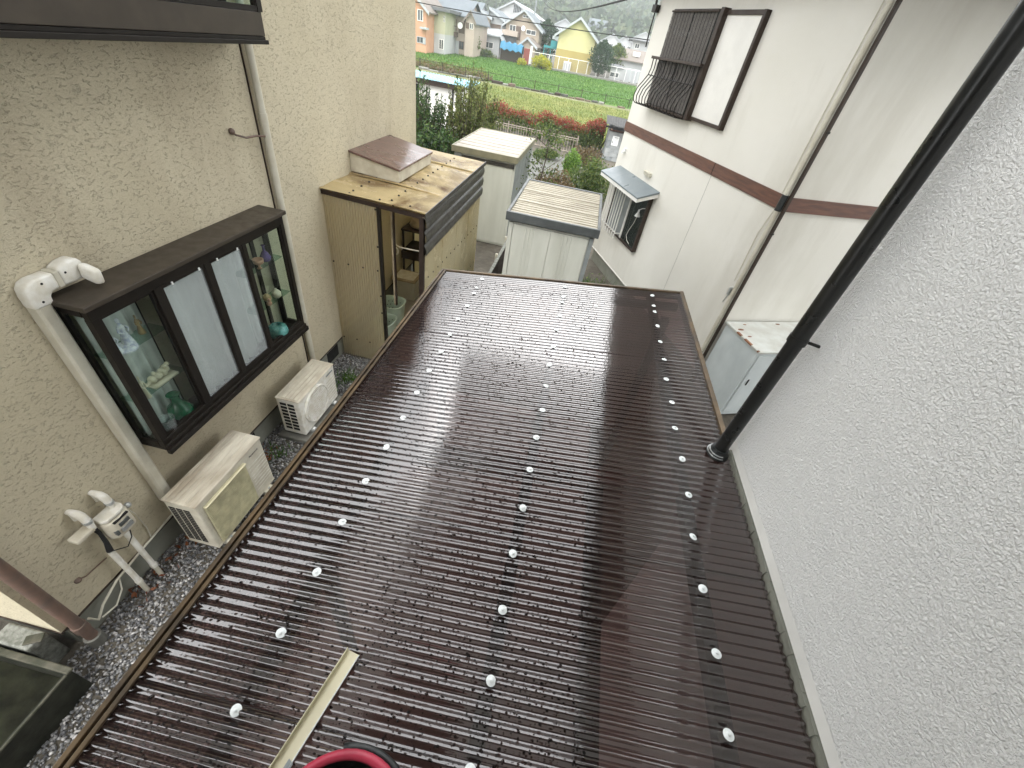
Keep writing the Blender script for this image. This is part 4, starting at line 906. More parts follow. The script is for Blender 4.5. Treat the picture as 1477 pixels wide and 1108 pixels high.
M['shed_roof_pale'] = plain('pale_shed_roof', (.36, .335, .28), .45, 0, .2, 5, c2=(.23, .195, .15), stretch=(.4, 3, 1))
for i in range(8):
    y0 = Y0+.04+i*.315; bx('roof_panel', 'shed_roof_pale', s1, X0+.03, X1-.03, y0+.02, y0+.295, ZT-.05, ZT-.006, .014)
    if i in (1, 2, 5): bx('rust_streak', 'rust', s1, X0+.10, X1-.20, y0+.304, y0+.314, ZT-.05, ZT-.012)
bx('roof_underlay', 'rust', s1, X0+.03, X1-.03, Y0+.04, Y1-.04, ZT-.06, ZT-.05)
# low panel fence between lean-to and shed
fp = thing('panel_fence', 'low dark weathered panel fence between lean-to and ribbed shed', 'fence', (-1.1, 7, 0))
for i in range(4): bx('fence_board', 'darkwood', fp, -1.20, -1.175, 4.6+i*.95, 5.52+i*.95, .05, .62, .003)
bx('fence_cap', 'oldblock', fp, -1.215, -1.160, 4.6, 8.4, .622, .648, .003)
for i in range(5): bx('fence_post', 'cream_pipe', fp, -1.25, -1.205, 4.58+i*.95, 4.625+i*.95, 0, .70, .003)
b = np.stack([RNG.normal(.62, .22, 900), RNG.uniform(5.6, 8.6, 900), np.full(900, .0)], 1)
o = put('grass_tufts', blades_mesh('grass_tufts', b, .24, .014, 'grassblade', .5)); tag(o, 'green grass growing between ribbed shed and white house', 'grass'); o['kind'] = 'stuff'
b = np.stack([RNG.normal(-1.02, .06, 500), RNG.uniform(4.9, 8.0, 500), np.full(500, .0)], 1)
o = put('grass_tufts', blades_mesh('grass_tufts', b, .20, .014, 'grassblade', .5)); tag(o, 'dark green grass along the low panel fence', 'grass'); o['kind'] = 'stuff'
c = np.stack([RNG.normal(-1.0, .10, 900), RNG.normal(6.1, .25, 900), np.abs(RNG.normal(.25, .12, 900))], 1)
pl_ = thing('shrub', 'small leafy shrub beside the low panel fence', 'shrub', (-1.0, 6.1, 0)); put('foliage', leaves_mesh('foliage', c, .05, 'leaf_mid'), pl_)
MB().tube([(-1.0, 6.1, 0), (-1.0, 6.12, .3)], [.014, .006], 6).build('stem', 'bark', pl_)
c = np.stack([RNG.normal(.60, .14, 1500), RNG.normal(6.7, .55, 1500), np.abs(RNG.normal(.18, .12, 1500))], 1)
pl_ = thing('shrub', 'low bright green shrub at the foot of the white house', 'shrub', (.6, 6.7, 0)); put('foliage', leaves_mesh('foliage', c, .045, 'leaf_light'), pl_)
MB().tube([(.6, 6.7, 0), (.6, 6.72, .3)], [.014, .006], 6).build('stem', 'bark', pl_)

# ================================================================== RIGHT HOUSE (smooth white, brown band), turned 22.5 degrees
AN = math.radians(22.5)
U_ = Vector((-math.sin(AN), math.cos(AN), 0)); W_ = Vector((math.cos(AN), math.sin(AN), 0)); C_ = Vector((2.44, 5.69, 0))
# local x = t (into the house), y = s (along the long facade away from the camera), z up
TH = Matrix(((W_.x, U_.x, 0, C_.x), (W_.y, U_.y, 0, C_.y), (0, 0, 1, 0), (0, 0, 0, 1)))
def hp(t, s, z): return TH @ Vector((t, s, z))
rh = thing('white_banded_house', 'white stucco house with reddish brown band and bamboo blind window', 'house', hp(3, 2.3, 0))
SF = 4.70
bx('wall', 'stucco_right', rh, 0, 7, 0, SF, .30, 4.86, T=TH)
bx('foundation', 'foundation', rh, .03, 6.9, .03, SF-.03, 0, .285, T=TH)
bx('drip_edge', 'white_paint', rh, -.012, 7, -.012, SF+.012, .285, .305, T=TH)
ro = bx('eave', 'darkwood', rh, -.42, 7.5, -.42, SF+.42, 4.86, 4.98, T=TH)
MB(TH).hexa([(-.42, -.42, 4.98), (7.5, -.42, 4.98), (7.5, SF+.42, 4.98), (-.42, SF+.42, 4.98), (2.0, 2.0, 6.0), (5.0, 2.0, 6.0), (5.0, 2.7, 6.0), (2.0, 2.7, 6.0)]).build('roof_slope', 'slate', ro)
m = MB(TH); m.tube([(-.45, -.42, 4.93), (-.45, SF+.45, 4.93)], .05, 8); m.build('gutter', 'dark_alu', ro, True)
# brown band in boards
ZB0, ZB1 = 2.728, 2.890
for s0, s1 in ((.10, 1.515), (1.530, SF+.012)): bx('band_board', 'band', rh, -.018, 0, s0, s1, ZB0, ZB1, .003, TH)
bx('band_joint', 'black', rh, -.014, 0, 1.515, 1.530, ZB0+.001, ZB1-.001, 0, TH)
bx('band_board', 'band', rh, .032, 6.9, -.018, 0, ZB0, ZB1, .003, TH)
bx('band_end', 'band', rh, -.012, 6.9, SF, SF+.018, ZB0, ZB1, .003, TH)
bx('panel_joint', 'mortar', rh, -.0025, 0, 1.5205, 1.5245, .31, ZB0-.002, 0, TH)
# corner pipe with collar and brown strip
pc = MB(TH).tube([(-.024, .042, .3), (-.024, .042, 4.86)], .027, 14).build('corner_pipe', 'cream_pipe', rh, True)
MB(TH).tube([(-.024, .042, ZB0-.01), (-.024, .042, ZB1+.01)], .040, 14).build('pipe_collar', 'blackrub', pc, True)
bx('corner_strip', 'frame_brown', rh, -.012, .030, -.030, 0, .3, 4.86, .003, TH)
for z in (3.55, 2.45): bx('strip_clip', 'dark_alu', rh, -.018, .036, -.036, -.0305, z, z+.02, 0, TH)
m = MB(TH); m.tube([(-.02, .12, 4.86), (-.018, .13, 3.9), (-.018, .115, 3.0), (-.03, .10, 2.9)], .006, 6); m.tube([(-.018, .10, 2.72), (-.018, .16, 2.4), (-.018, .13, 1.75)], .006, 6); m.build('thin_cable', 'cream_pipe', rh, True)
m = MB(TH); m.box(-.05, -.002, .08, .12, 1.55, 1.66); m.tube([(-.03, .10, 1.55), (-.03, .13, 1.42)], .007, 6); m.build('cable_clamp', 'steel', rh, bevel=.004)
# upper window: frame, blind, shutter panel
Z0, Z1 = 3.265, 4.55; SA, SB_, SC = 1.665, 2.545, 3.985
wf = MB(TH)
wf.box(-.075, 0, SA, SA+.055, Z0, Z1); wf.box(-.055, 0, SA+.055, SB_-.03, Z1-.05, Z1); wf.box(-.055, 0, SA+.055, SB_-.03, Z0, Z0+.045)
w1 = wf.build('shutter_frame', 'frame_brown', rh, bevel=.004)
bx('shutter_panel', 'offwhite_pane', w1, -.030, 0, SA+.055, SB_-.03, Z0+.045, Z1-.05, 0, TH)
uw_ = MB(TH); uw_.box(-.11, 0, SB_-.03, SB_+.05, Z0-.02, Z1+.02); uw_.box(-.085, 0, SB_+.05, SB_+.10, Z0-.01, Z1)
uw_.box(-.10, 0, SB_+.10, SC, Z0-.03, Z0+.02); uw_.box(-.06, 0, SB_+.10, SC, Z1-.02, Z1+.012); uw_.box(-.06, 0, SC, SC+.02, Z0, Z1+.01)
w2 = uw_.build('upper_window', 'frame_brown', rh, bevel=.004)
bx('window_pane', 'glass', w2, -.012, -.008, SB_+.10, SC, Z0+.02, Z1-.02, 0, TH); bx('window_back', 'black', w2, -.006, -.001, SB_+.10, SC, Z0+.02, Z1-.02, 0, TH)
for s_ in (2.62, 2.66): bx('frame_ridge', 'dark_alu', w2, -.097, -.086, s_-.008, s_+.008, Z0, Z1, 0, TH)
bl = thing('bamboo_blind', 'dark grey bamboo blind hung over the upper window', 'blind', hp(-.07, 3.3, Z0))
ns = 105; half = (SB_+.12+SC)/2
for k2, (a, b) in enumerate(((SB_+.12, half-.004), (half+.004, SC-.01))):
    m = MB(TH)
    for i in range(ns):
        z = Z0+.03+(Z1-.06-Z0)*i/ns; dx_ = .010*k2+.004*math.sin(i*.7+k2)+.012*math.sin(i*.05)
        m.box(-.078-dx_, -.071-dx_, a+random.uniform(0, .01), b-random.uniform(0, .01), z, z+.0095)
    m.build('slat_screen', 'blind', bl)
    for q in range(7):
        s_ = a+.06+(b-a-.1)*q/6; MB(TH).box(-.105, -.101, s_-.003, s_+.003, Z0+.03, Z1-.03).build('blind_string', 'black', bl)
MB(TH).tube([(-.09, SB_+.10, Z1-.02), (-.09, SC, Z1-.02)], .012, 8).build('blind_rod', 'frame_brown', bl)
# belly railing of the upper window
br = thing('window_railing', 'dark iron belly railing in front of the bamboo blind', 'railing', hp(-.2, 3.3, 3.25))
RS0, RS1 = SB_+.02, SC+.10
bx('top_rail', 'frame_brown', br, -.165, -.105, RS0-.02, RS1+.04, 3.905, 3.945, .006, TH)
bal = [(-.135, 3.905), (-.130, 3.78), (-.150, 3.68), (-.215, 3.58), (-.285, 3.48), (-.315, 3.37), (-.300, 3.29), (-.255, 3.255), (-.17, 3.250), (-.08, 3.25)]
m = MB(TH); m.tube([(t, 0, z) for t, z in bal], .0085, 6)
n = 14
for i in range(n):
    s_ = RS0+.03+(RS1-RS0-.03)*i/(n-1); MB(TH).tube([(t, s_, z) for t, z in bal], .0085, 6).build('baluster', 'dark_alu', br, True)
for t, z in ((-.150, 3.68), (-.255, 3.255), (-.09, 3.25)): MB(TH).tube([(t+.004, RS0, z), (t+.004, RS1, z)], .009, 6).build('cross_bar', 'dark_alu', br, True)
for s_ in (RS0+.02, RS1-.01): MB(TH).tube([(-.135, s_, 3.925), (0, s_, 3.925)], .010, 6).build('wall_stay', 'dark_alu', br, True)
# lower window: hood, grille, dark opening
lw = thing('window_canopy', 'slate blue canopy with white underside over the grilled window', 'canopy', hp(-.2, 3.6, 2.0))
HS0, HS1 = 2.68, 4.45
MB(TH).hexa([(-.40, HS0, 1.985), (-.002, HS0, 2.105), (-.002, HS1, 2.105), (-.40, HS1, 1.985), (-.40, HS0, 2.012), (-.002, HS0, 2.14), (-.002, HS1, 2.14), (-.40, HS1, 2.012)]).build('canopy_top', 'slate', lw, bevel=.003)
MB(TH).hexa([(-.395, HS0+.006, 1.925), (-.002, HS0+.006, 2.04), (-.002, HS1-.006, 2.04), (-.395, HS1-.006, 1.925), (-.395, HS0+.006, 1.984), (-.002, HS0+.006, 2.103), (-.002, HS1-.006, 2.103), (-.395, HS1-.006, 1.984)]).build('canopy_underside', 'white_paint', lw, bevel=.003)
gw = thing('grilled_window', 'brown framed lower window with white security grille', 'window', hp(-.1, 3.6, 1.0))
WS0, WS1, WZ0, WZ1 = 2.80, 4.30, .98, 1.98
m = MB(TH); m.box(-.07, 0, WS0, WS0+.06, WZ0, WZ1); m.box(-.05, 0, WS0+.06, WS1, WZ0-.03, WZ0+.01); m.box(-.05, 0, WS1-.03, WS1, WZ0+.01, WZ1); m.build('window_frame', 'frame_brown', gw, bevel=.003)
bx('dark_pane', 'black', gw, -.012, -.001, WS0+.06, WS1-.03, WZ0+.01, WZ1, 0, TH)
bx('glass_pane', 'glass', gw, -.028, -.024, WS0+.06, 3.50, WZ0+.01, WZ1, 0, TH)
bx('white_sash', 'white_paint', gw, -.055, -.030, 3.48, 3.53, WZ0+.01, WZ1, .003, TH)
bx('screen_pane', 'shed_side', gw, -.030, -.026, 3.53, WS1-.03, WZ0+.01, WZ1, 0, TH)
gr = MB(TH)
for z in (1.05, 1.90): gr.box(-.150, -.138, 3.52, 4.36, z, z+.022)
for s_ in (3.53, 4.34): 
    for z in (1.05, 1.90): gr.box(-.138, 0, s_, s_+.015, z, z+.022)
g_ = gr.build('grille_frame', 'white_paint', gw)
for i in range(8): bx('grille_bar', 'white_paint', g_, -.168, -.151, 3.55+i*.110, 3.572+i*.110, .93, 1.96, .003, TH)
lp = thing('clamp_lamp', 'small white bell lamp with looping cable in the dark window', 'lamp', hp(-.1, 3.0, 1.5))
m = MB(TH); m.lathe([(.055, 0), (.052, .008), (.030, .055), (.018, .075), (.018, .115), (.010, .125)], (-.10, 3.00, 1.60), 14); m.build('lamp_shade', 'white_plastic', lp, True)
m = MB(TH); m.tube([(-.10, 3.0, 1.72), (-.06, 2.96, 1.76), (-.02, 2.9, 1.78)], .008, 6); m.build('lamp_arm', 'white_plastic', lp, True)
m = MB(TH); m.tube([(-.10, 3.0, 1.60), (-.09, 3.06, 1.45), (-.085, 3.16, 1.28), (-.085, 3.20, 1.16), (-.085, 3.12, 1.09), (-.085, 3.0, 1.06)], .005, 6); m.build('lamp_cable', 'rope', lp, True)
m = MB(TH); m.box(-.045, 0, 3.13, 3.37, 2.255, 2.325); m.box(-.060, -.045, 3.14, 3.36, 2.30, 2.325)
tag(m.build('wall_vent', 'cream_pipe', None, bevel=.004), 'cream vent box on white wall above the slate canopy', 'vent')
m = MB(TH); m.box(-.03, 0, 4.38, 4.46, 2.40, 2.46); m.lathe([(.030, 0), (.028, .03), (.015, .055)], (-.045, 4.42, 2.37), 12)
tag(m.build('wall_light', 'white_plastic', None, bevel=.003), 'small white lamp below the brown band near the house corner', 'lamp')
m = MB(TH); m.box(-.09, -.01, SF-.08, SF+.06, 4.52, 4.62); m.tube([(-.03, SF+.03, 4.52), (-.03, SF+.04, 4.25), (-.03, SF+.02, 4.05)], .012, 6); m.tube([(-.05, SF+.05, 4.86), (-.05, SF+.03, 4.6)], .02, 6)
tag(m.build('cable_bracket', 'dark_alu', None), 'black cable bracket under the eave of the white house', 'bracket')

# pale steel locker
lk = thing('steel_locker', 'pale blue-grey steel locker with rusty lid edge against the white house', 'locker', hp(.65, -.4, 0))
M['locker'] = plain('pale_steel_paint', (.60, .65, .655), .45, 0, .2, 3, c2=(.47, .52, .53), stretch=(1, 1, .5))
M['locker_lid'] = plain('pale_lid_paint', (.62, .645, .62), .4, .1, .25, 4.5, c2=(.50, .50, .46))
bx('locker_body', 'locker', lk, .06, 1.35, -.755, -.05, .03, 1.165, .004, TH)
bx('locker_door', 'locker', lk, .10, 1.31, -.768, -.757, .10, 1.12, .003, TH)
bx('locker_lid', 'locker_lid', lk, .04, 1.37, -.785, -.035, 1.167, 1.20, .005, TH)
for t, s0, s1 in ((.0385, -.40, -.30), (.0385, -.62, -.47), (.0385, -.77, -.74)): bx('rust_edge', 'rust', lk, t-.002, t+.03, s0, s1, 1.180, 1.203, .004, TH)
for t, s_, a in ((.14, -.25, .05), (.16, -.42, .035), (.30, -.12, .03), (.9, -.10, .04)): MB(TH).lathe([(a, 0), (a*.8, .0014), (a*.2, .0018)], (t, s_, 1.2002), 9, 0, 1, .5).build('rust_spot', 'rust', lk)
bx('locker_handle', 'black', lk, .17, .19, -.778, -.769, .62, .72, .002, TH)

# ================================================================== MIDDLE GROUND: hut, fence, hedge, shrubs
def stalks_bush(name, label, cat, base, rx, ry, h, n, mat, size, per=46, stem='bark', tier=(.25, 1.0), lean=.22, sp=.05, up=.9):
    t = thing(name, label, cat, base); B = Vector(base); cs = []; ds = []; mb = MB()
    for i in range(n):
        a = random.uniform(0, 6.28); q = math.sqrt(random.random())
        p0 = B+Vector((rx*q*.45*math.cos(a), ry*q*.45*math.sin(a), 0)); hh = h*random.uniform(.72, 1.08)*(1-.28*q*q)
        p1 = B+Vector((rx*q*math.cos(a)+random.gauss(0, lean*.2), ry*q*math.sin(a)+random.gauss(0, lean*.2), hh))
        mb.tube([p0, (p0+p1)/2+Vector((random.gauss(0, .04), random.gauss(0, .04), 0)), p1], [.018, .012, .004], 5, caps=False)
        u = RNG.uniform(tier[0], tier[1], per); c = np.array(p0)[None]*(1-u)[:, None]+np.array(p1)[None]*u[:, None]+RNG.normal(0, sp, (per, 3))*(1.25-u)[:, None]
        cs.append(c); d = RNG.normal(size=(per, 3))*.8; d[:, 2] += up; ds.append(d)
    mb.build('stems', stem, t, kind='stuff'); c = np.concatenate(cs); d = np.concatenate(ds)
    put('foliage', leaves_mesh('foliage', c, size, mat, dirs=d), t); return t
stalks_bush('evergreen_shrub', 'tall olive green shrub with upright shoots beside the pale shed', 'shrub', (-3.55, 14.0, 0), .85, .8, 3.0, 125, 'leaf_olive', .085, 80, sp=.085)
stalks_bush('evergreen_shrub', 'dark green shrub with upright shoots in front of the blue-roofed shed', 'shrub', (-5.1, 14.2, 0), .85, .8, 2.55, 100, 'leaf_dark', .085, 75, sp=.09)
stalks_bush('evergreen_shrub', 'low glossy dark shrub behind the lean-to roof', 'shrub', (-4.2, 12.6, 0), .75, .7, 1.75, 80, 'leaf_dark', .11, 70, sp=.12, up=.2)
stalks_bush('evergreen_shrub', 'yellow-green shrub at the beige house corner', 'shrub', (-4.75, 12.2, 0), .4, .4, 1.4, 26, 'leaf_light', .09, 60, sp=.10, up=.2)
# blue roofed little shed
bs = thing('blue_roof_shed', 'white shed with light blue corrugated roof behind the shrubs', 'shed', (-7.5, 23.5, 0))
bx('shed_wall', 'white_paint', bs, -9.6, -6.25, 22.2, 23.5, 0, 1.72); bx('shed_fascia', 'frame_brown', bs, -9.8, -6.0, 22.0, 22.06, 1.60, 1.80); bx('dark_post', 'black', bs, -6.62, -6.54, 22.17, 22.199, 0, 1.6)
bx('dark_opening', 'black', bs, -9.4, -8.2, 22.17, 22.198, .1, 1.55)
M['blue_sheet'] = plain('light_blue_sheet', (.16, .42, .50), .35, .1, .08, 2)
for i in range(6):
    x0 = -9.9+i*.70
    v = np.array([(x, yy, 1.82+.06*(yy-21.9)+.02*math.cos(2*math.pi*x/.14)) for yy in (21.9, 23.6) for x in np.linspace(x0, x0+.70, 41)])
    put('roof_sheet', raw_mesh('roof_sheet', v, np.array([(j, j+1, 41+j+1, 41+j) for j in range(40)]), 'blue_sheet', True), bs)
# concrete block hut with lean roof
M['hut_roof'] = plain('dull_dark_roof', (.05, .05, .048), .85, 0, .2, 4)
hu = thing('block_hut', 'grey concrete block hut with sagging dark roof and white notice', 'hut', (1.2, 22.7, 0))
HYF, HXL, HXR = 22.4, .80, 2.6
bw2, bh2 = .40, .20
for r_ in range(7):
    z0 = r_*bh2
    for c_i in range(-1, 6):
        a = HXL+c_i*bw2+(bw2/2 if r_ % 2 else 0); a0, a1 = max(a, HXL), min(a+bw2, HXR)
        if a1-a0 > .08: bx('block', 'blockgrey' if (r_*3+c_i) % 4 else 'blockdark', hu, a0+.006, a1-.006, HYF+random.uniform(-.004, .004), HYF+.14, z0+.006, z0+bh2-.006, .006)
for r_ in range(8):
    z0 = r_*bh2
    for c_i in range(-1, 7):
        a = HYF+.15+c_i*bw2+(bw2/2 if r_ % 2 else 0); a0, a1 = max(a, HYF+.15), min(a+bw2, HYF+2.4)
        if a1-a0 > .08: bx('block', 'blockdark', hu, HXL-.05+random.uniform(-.006, .006), HXL+.09, a0+.006, a1-.006, z0+.006, z0+bh2-.006, .006)
bx('block_core', 'mortar', hu, HXL-.02, HXR, HYF+.02, HYF+2.4, 0, 1.40)
bx('wall_plate', 'band', hu, HXL-.05, HXR+.1, HYF-.02, HYF+.03, 1.44, 1.50); bx('corner_timber', 'band', hu, 1.545, 1.66, HYF-.07, HYF-.012, 0, 1.5)
for x in (HXL+.05, HXL+.72, 1.60): bx('roof_strut', 'wood', hu, x-.03, x+.03, HYF-.25, HYF+.02, 1.505, 1.56)
bx('roof_beam', 'wood', hu, HXL-.1, HXR+.1, HYF-.06, HYF-.02, 1.565, 1.61)
for i in range(5):
    x0 = HXL-.25+i*.46
    v = np.array([(x, yy, 1.72+.05*math.cos((x-HXL)*1.3)+.02*(yy-HYF)+.012*math.cos(2*math.pi*x/.08)) for yy in (HYF-.42, HYF+2.5) for x in np.linspace(x0, x0+.46, 37)])
    put('roof_sheet', raw_mesh('roof_sheet', v, np.array([(j, j+1, 37+j+1, 37+j) for j in range(36)]), 'hut_roof', True), hu)
bx('roof_edge', 'black', hu, HXL-.25, HXR, HYF-.40, HYF-.36, 1.60, 1.69)
hu.scale = (1, 1, .84)
nt_ = thing('notice', 'white paper notice with black print pinned on the block wall', 'notice', (1.15, HYF-.01, .9)); NOTICE = nt_
bx('paper_sheet', 'paper', nt_, .99, 1.29, HYF-.014, HYF-.009, .78, 1.16)
for (a, b, z, h) in ((1.08, 1.25, 1.095, .018), (1.10, 1.24, 1.05, .008), (1.12, 1.24, .985, .008), (1.025, 1.05, .86, .11), (1.12, 1.24, .92, .008), (1.12, 1.22, .87, .008)): bx('print_line', 'ink', nt_, a, b, HYF-.0165, HYF-.0145, z, z+h)
NOTICE.location.z -= .13
# iron fence with hoops
fe = thing('iron_fence', 'rusty brown iron fence with hooped top in front of the red hedge', 'fence', (-2.6, 22.4, 0))
fx0, fx1 = -5.6, -.55
def fy(x): return 22.6+(x+4.8)*-.07
TF = lambda x: (x, fy(x))
for z, rr_ in ((.64, .018), (.56, .012), (.06, .016)): MB().tube([(*TF(fx0), z), (*TF(fx1), z)], rr_, 6).build('rail', 'iron_pale', fe)
m = MB(); m.tube([(0, 0, .05), (0, 0, .64)], .013, 5); pk = m.mesh('picket', 'iron_pale')
n = 40
for i in range(n):
    x = fx0+(fx1-fx0)*(i+.5)/n; put('picket', pk, fe, (*TF(x), 0))
m = MB(); m.tube([(.085*math.cos(t), 0, .13*math.sin(t)) for t in np.linspace(0, math.pi, 9)], .012, 5, caps=False); hp_ = m.mesh('hoop', 'iron')
for i in range(20):
    x = fx0+(fx1-fx0)*(i+.5)/20; put('hoop', hp_, fe, (*TF(x), .645))
for i in range(4): 
    x = fx0+(fx1-fx0)*i/3; MB().tube([(*TF(x), 0), (*TF(x), .76)], .026, 8).build('fence_post', 'iron_pale', fe)
# hedges
def hedge(name, label, x0, x1, y, h, n, red):
    t = thing(name, label, 'hedge', ((x0+x1)/2, y, 0)); mb = MB()
    for i in range(24):
        x = random.uniform(x0, x1); mb.tube([(x, y, 0), (x+random.gauss(0, .15), y+random.gauss(0, .15), h*.8)], [.02, .006], 5, caps=False)
    mb.build('stems', 'bark', t, kind='stuff')
    xx = RNG.uniform(x0, x1, n); yy = y+RNG.normal(0, .28, n); top = h*(1+.10*np.sin(xx*2.3)+.07*np.sin(xx*5.1+1)); zz = top*np.sqrt(RNG.random(n))+RNG.normal(0, .05, n)
    c = np.stack([xx, yy, np.abs(zz)], 1); isred = RNG.random(n) < np.clip((zz/top-.66)*2.8+.25*np.sin(xx*3.7)+.22, 0, .92)
    put('red_foliage', leaves_mesh('red_foliage', c[isred]+np.stack([np.zeros(isred.sum()), np.zeros(isred.sum()), np.abs(RNG.normal(0, .08, isred.sum()))], 1), .10, 'leaf_red', up=1.0, aspect=2.6), t)
    put('green_foliage', leaves_mesh('green_foliage', c[~isred], .11, 'leaf_mid', up=.3), t); return t
hedge('photinia_hedge', 'red leaved hedge behind the iron fence', -5.8, -.1, 24.4, .98, 14000, True)
hedge('photinia_hedge', 'deep red hedge clump beside the concrete block hut', -.35, .62, 24.2, 1.12, 4000, True)
def mound(name, label, c, r, n, mat, size, cat='shrub', up=.3, stem=True, flat=1.0):
    t = thing(name, label, cat, (c[0], c[1], c[2]))
    k3 = 9; cc = []
    for i in range(k3*3):
        a = random.uniform(0, 6.28); q = random.random()**.6; z = random.random()**.8
        cc.append((c[0]+r[0]*.72*q*math.cos(a), c[1]+r[1]*.72*q*math.sin(a), c[2]+r[2]*(.25+.62*z*math.sqrt(max(0, 1-q*q*.8)))))
    cc = np.array(cc); idx = RNG.integers(0, len(cc), n); d = RNG.normal(size=(n, 3)); d /= np.linalg.norm(d, axis=1)[:, None]
    p = cc[idx]+d*np.array(r)*.30*RNG.uniform(.45, 1.15, (n, 1)); p[:, 2] = np.maximum(p[:, 2], c[2]+.01)
    put('foliage', leaves_mesh('foliage', p, size, mat, up=up), t)
    if stem:
        mb = MB()
        for i in range(7): q = cc[i*3]; mb.tube([(c[0]+random.gauss(0, .05), c[1]+random.gauss(0, .05), c[2]), tuple((np.array(c)+q)/2+[0, 0, .05]), tuple(q)], [.03*r[2], .02*r[2], .006*r[2]], 5, caps=False)
        mb.build('stems', 'bark', t, kind='stuff')
    return t
mound('garden_shrub', 'dark green rounded shrub behind the ribbed shed near the canopy', (.35, 14.6, 0), (.95, .8, 1.25), 6500, 'leaf_mid', .075)
mound('garden_shrub', 'brownish dry shrub behind the ribbed shed roof', (-.75, 13.6, 0), (.75, .7, .95), 4500, 'leaf_brown', .075)
mound('garden_shrub', 'bright lime green shrub between garden slab and brown shrub', (-.40, 17.4, 0), (.42, .4, .95), 3000, 'leaf_light', .075, up=.8)
mound('garden_shrub', 'dry straw coloured weeds in front of the block hut', (.0, 19.5, 0), (.75, .7, .85), 2600, 'leaf_brown', .09)
mound('garden_shrub', 'small olive shrub on the garden slab by the fence', (-1.7, 20.2, 0), (.7, .5, .35), 2200, 'leaf_mid', .075)
tag(bx('garden_kerb', 'concrete', None, -.1, 1.5, 18.55, 18.70, 0, .22, .01), 'pale concrete kerb in front of the block hut', 'kerb')
# slender shrub twigs next to the tall pale shed
t = thing('slender_tree', 'thin leafy sapling growing beside the tall pale shed', 'tree', (-1.0, 11.4, 0)); mb = MB(); cs = []
mb.tube([(-1.0, 11.4, 0), (-1.02, 11.4, 1.0), (-.95, 11.45, 1.7), (-.98, 11.4, 2.4)], [.028, .022, .014, .005], 6)
for i in range(26):
    z = random.uniform(.5, 2.2); a = random.uniform(0, 6.28); L_ = random.uniform(.3, .75); p0 = Vector((-1.0, 11.4, z)); p1 = p0+Vector((L_*math.cos(a), L_*math.sin(a), L_*.6))
    mb.tube([p0, p1], [.008, .003], 4, caps=False); u = RNG.uniform(.3, 1.1, 34)[:, None]; cs.append(np.array(p0)*(1-u)+np.array(p1)*u+RNG.normal(0, .07, (34, 3)))
mb.build('trunk', 'bark', t); put('crown', leaves_mesh('crown', np.concatenate(cs), .07, 'leaf_mid'), t)
# ivy on the pale shed side
c = np.stack([np.full(900, -1.35)+np.abs(RNG.normal(0, .05, 900)), RNG.uniform(9.7, 11.6, 900), np.abs(RNG.normal(.35, .38, 900))], 1)
t = thing('climbing_plant', 'thin climbing plant on the side of the tall pale shed', 'plant', (-1.3, 10.6, 0)); put('foliage', leaves_mesh('foliage', c, .055, 'leaf_mid'), t)
MB().tube([(-1.3, 10.6, 0), (-1.33, 10.5, .6), (-1.33, 10.7, 1.2)], [.012, .008, .004], 5).build('stem', 'bark', t)

# ================================================================== FIELD: stones, low fence, tufts
n = 26000; yy = 26+21*RNG.random(n)**1.5; xx = RNG.uniform(-.36, .16, n)*yy
o = put('meadow_grass', blades_mesh('meadow_grass', np.stack([xx, yy, np.zeros(n)], 1), .13, .05, 'drygrass', .6)); tag(o, 'yellowish short meadow grass beyond the red hedge', 'grass'); o['kind'] = 'stuff'
n = 26000; yy = RNG.uniform(50, 78, n); xx = RNG.uniform(-.40, .14, n)*yy
o = put('meadow_grass', blades_mesh('meadow_grass', np.stack([xx, yy, np.array([TZ(q) for q in yy])], 1), .16, .09, 'grassblade', .6)); tag(o, 'fresh green meadow grass below the far houses', 'grass'); o['kind'] = 'stuff'
M['stone_dark'] = plain('dark_stone', (.075, .075, .06), .8, 0, .3, 3, .5, 30)
M['stone_brown'] = plain('brown_stone', (.13, .085, .06), .8, 0, .3, 3, .5, 30)
se = thing('stone_edging', 'low rough stone edging along the field path', 'edging', (-6, 49, 0))
x = -30.0
while x < 9:
    L_ = random.uniform(.5, 1.3)
    if random.random() < .8: bx('stone', random.choice(['stone_dark', 'stone_dark', 'darkwood', 'stone_brown', 'stone_dark', 'concrete']), se, x, x+L_-.05, 48.9+random.uniform(-.1, .1), 49.4, 0, random.uniform(.08, .26), .05)
    x += L_
lf = thing('path_fence', 'low rail fence with thin posts along the field path', 'fence', (-6, 49.6, 0))
m = MB(); m.box(-.03, .03, -.03, .03, 0, .85); pm = m.mesh('fence_post', 'darkwood')
for i in range(17): put('fence_post', pm, lf, (-30+i*2.35, 49.7, 0))
MB().tube([(-30, 49.7, .72), (7.8, 49.7, .72)], .018, 5).build('fence_rail', 'darkwood', lf)
def roadside(name, label, xa, xb, y, z, h, n, mat):
    t = thing(name, label, 'shrub', ((xa+xb)/2, y, z)); c = np.stack([RNG.uniform(xa, xb, n), RNG.normal(y, .4, n), z+np.abs(RNG.normal(0, h*.6, n))], 1)
    put('foliage', leaves_mesh('foliage', c, .22, mat, up=.6), t); MB().tube([((xa+xb)/2, y, z), ((xa+xb)/2, y, z+h)], [.05, .02], 5).build('stem', 'bark', t)
roadside('wild_shrub', 'pale dry weeds along the far field edge', -21, -12.5, 54, .05, .45, 1800, 'drygrass')
roadside('wild_shrub', 'brown weeds growing along the field path', -21, -11, 50.6, 0, .4, 1800, 'leaf_brown')

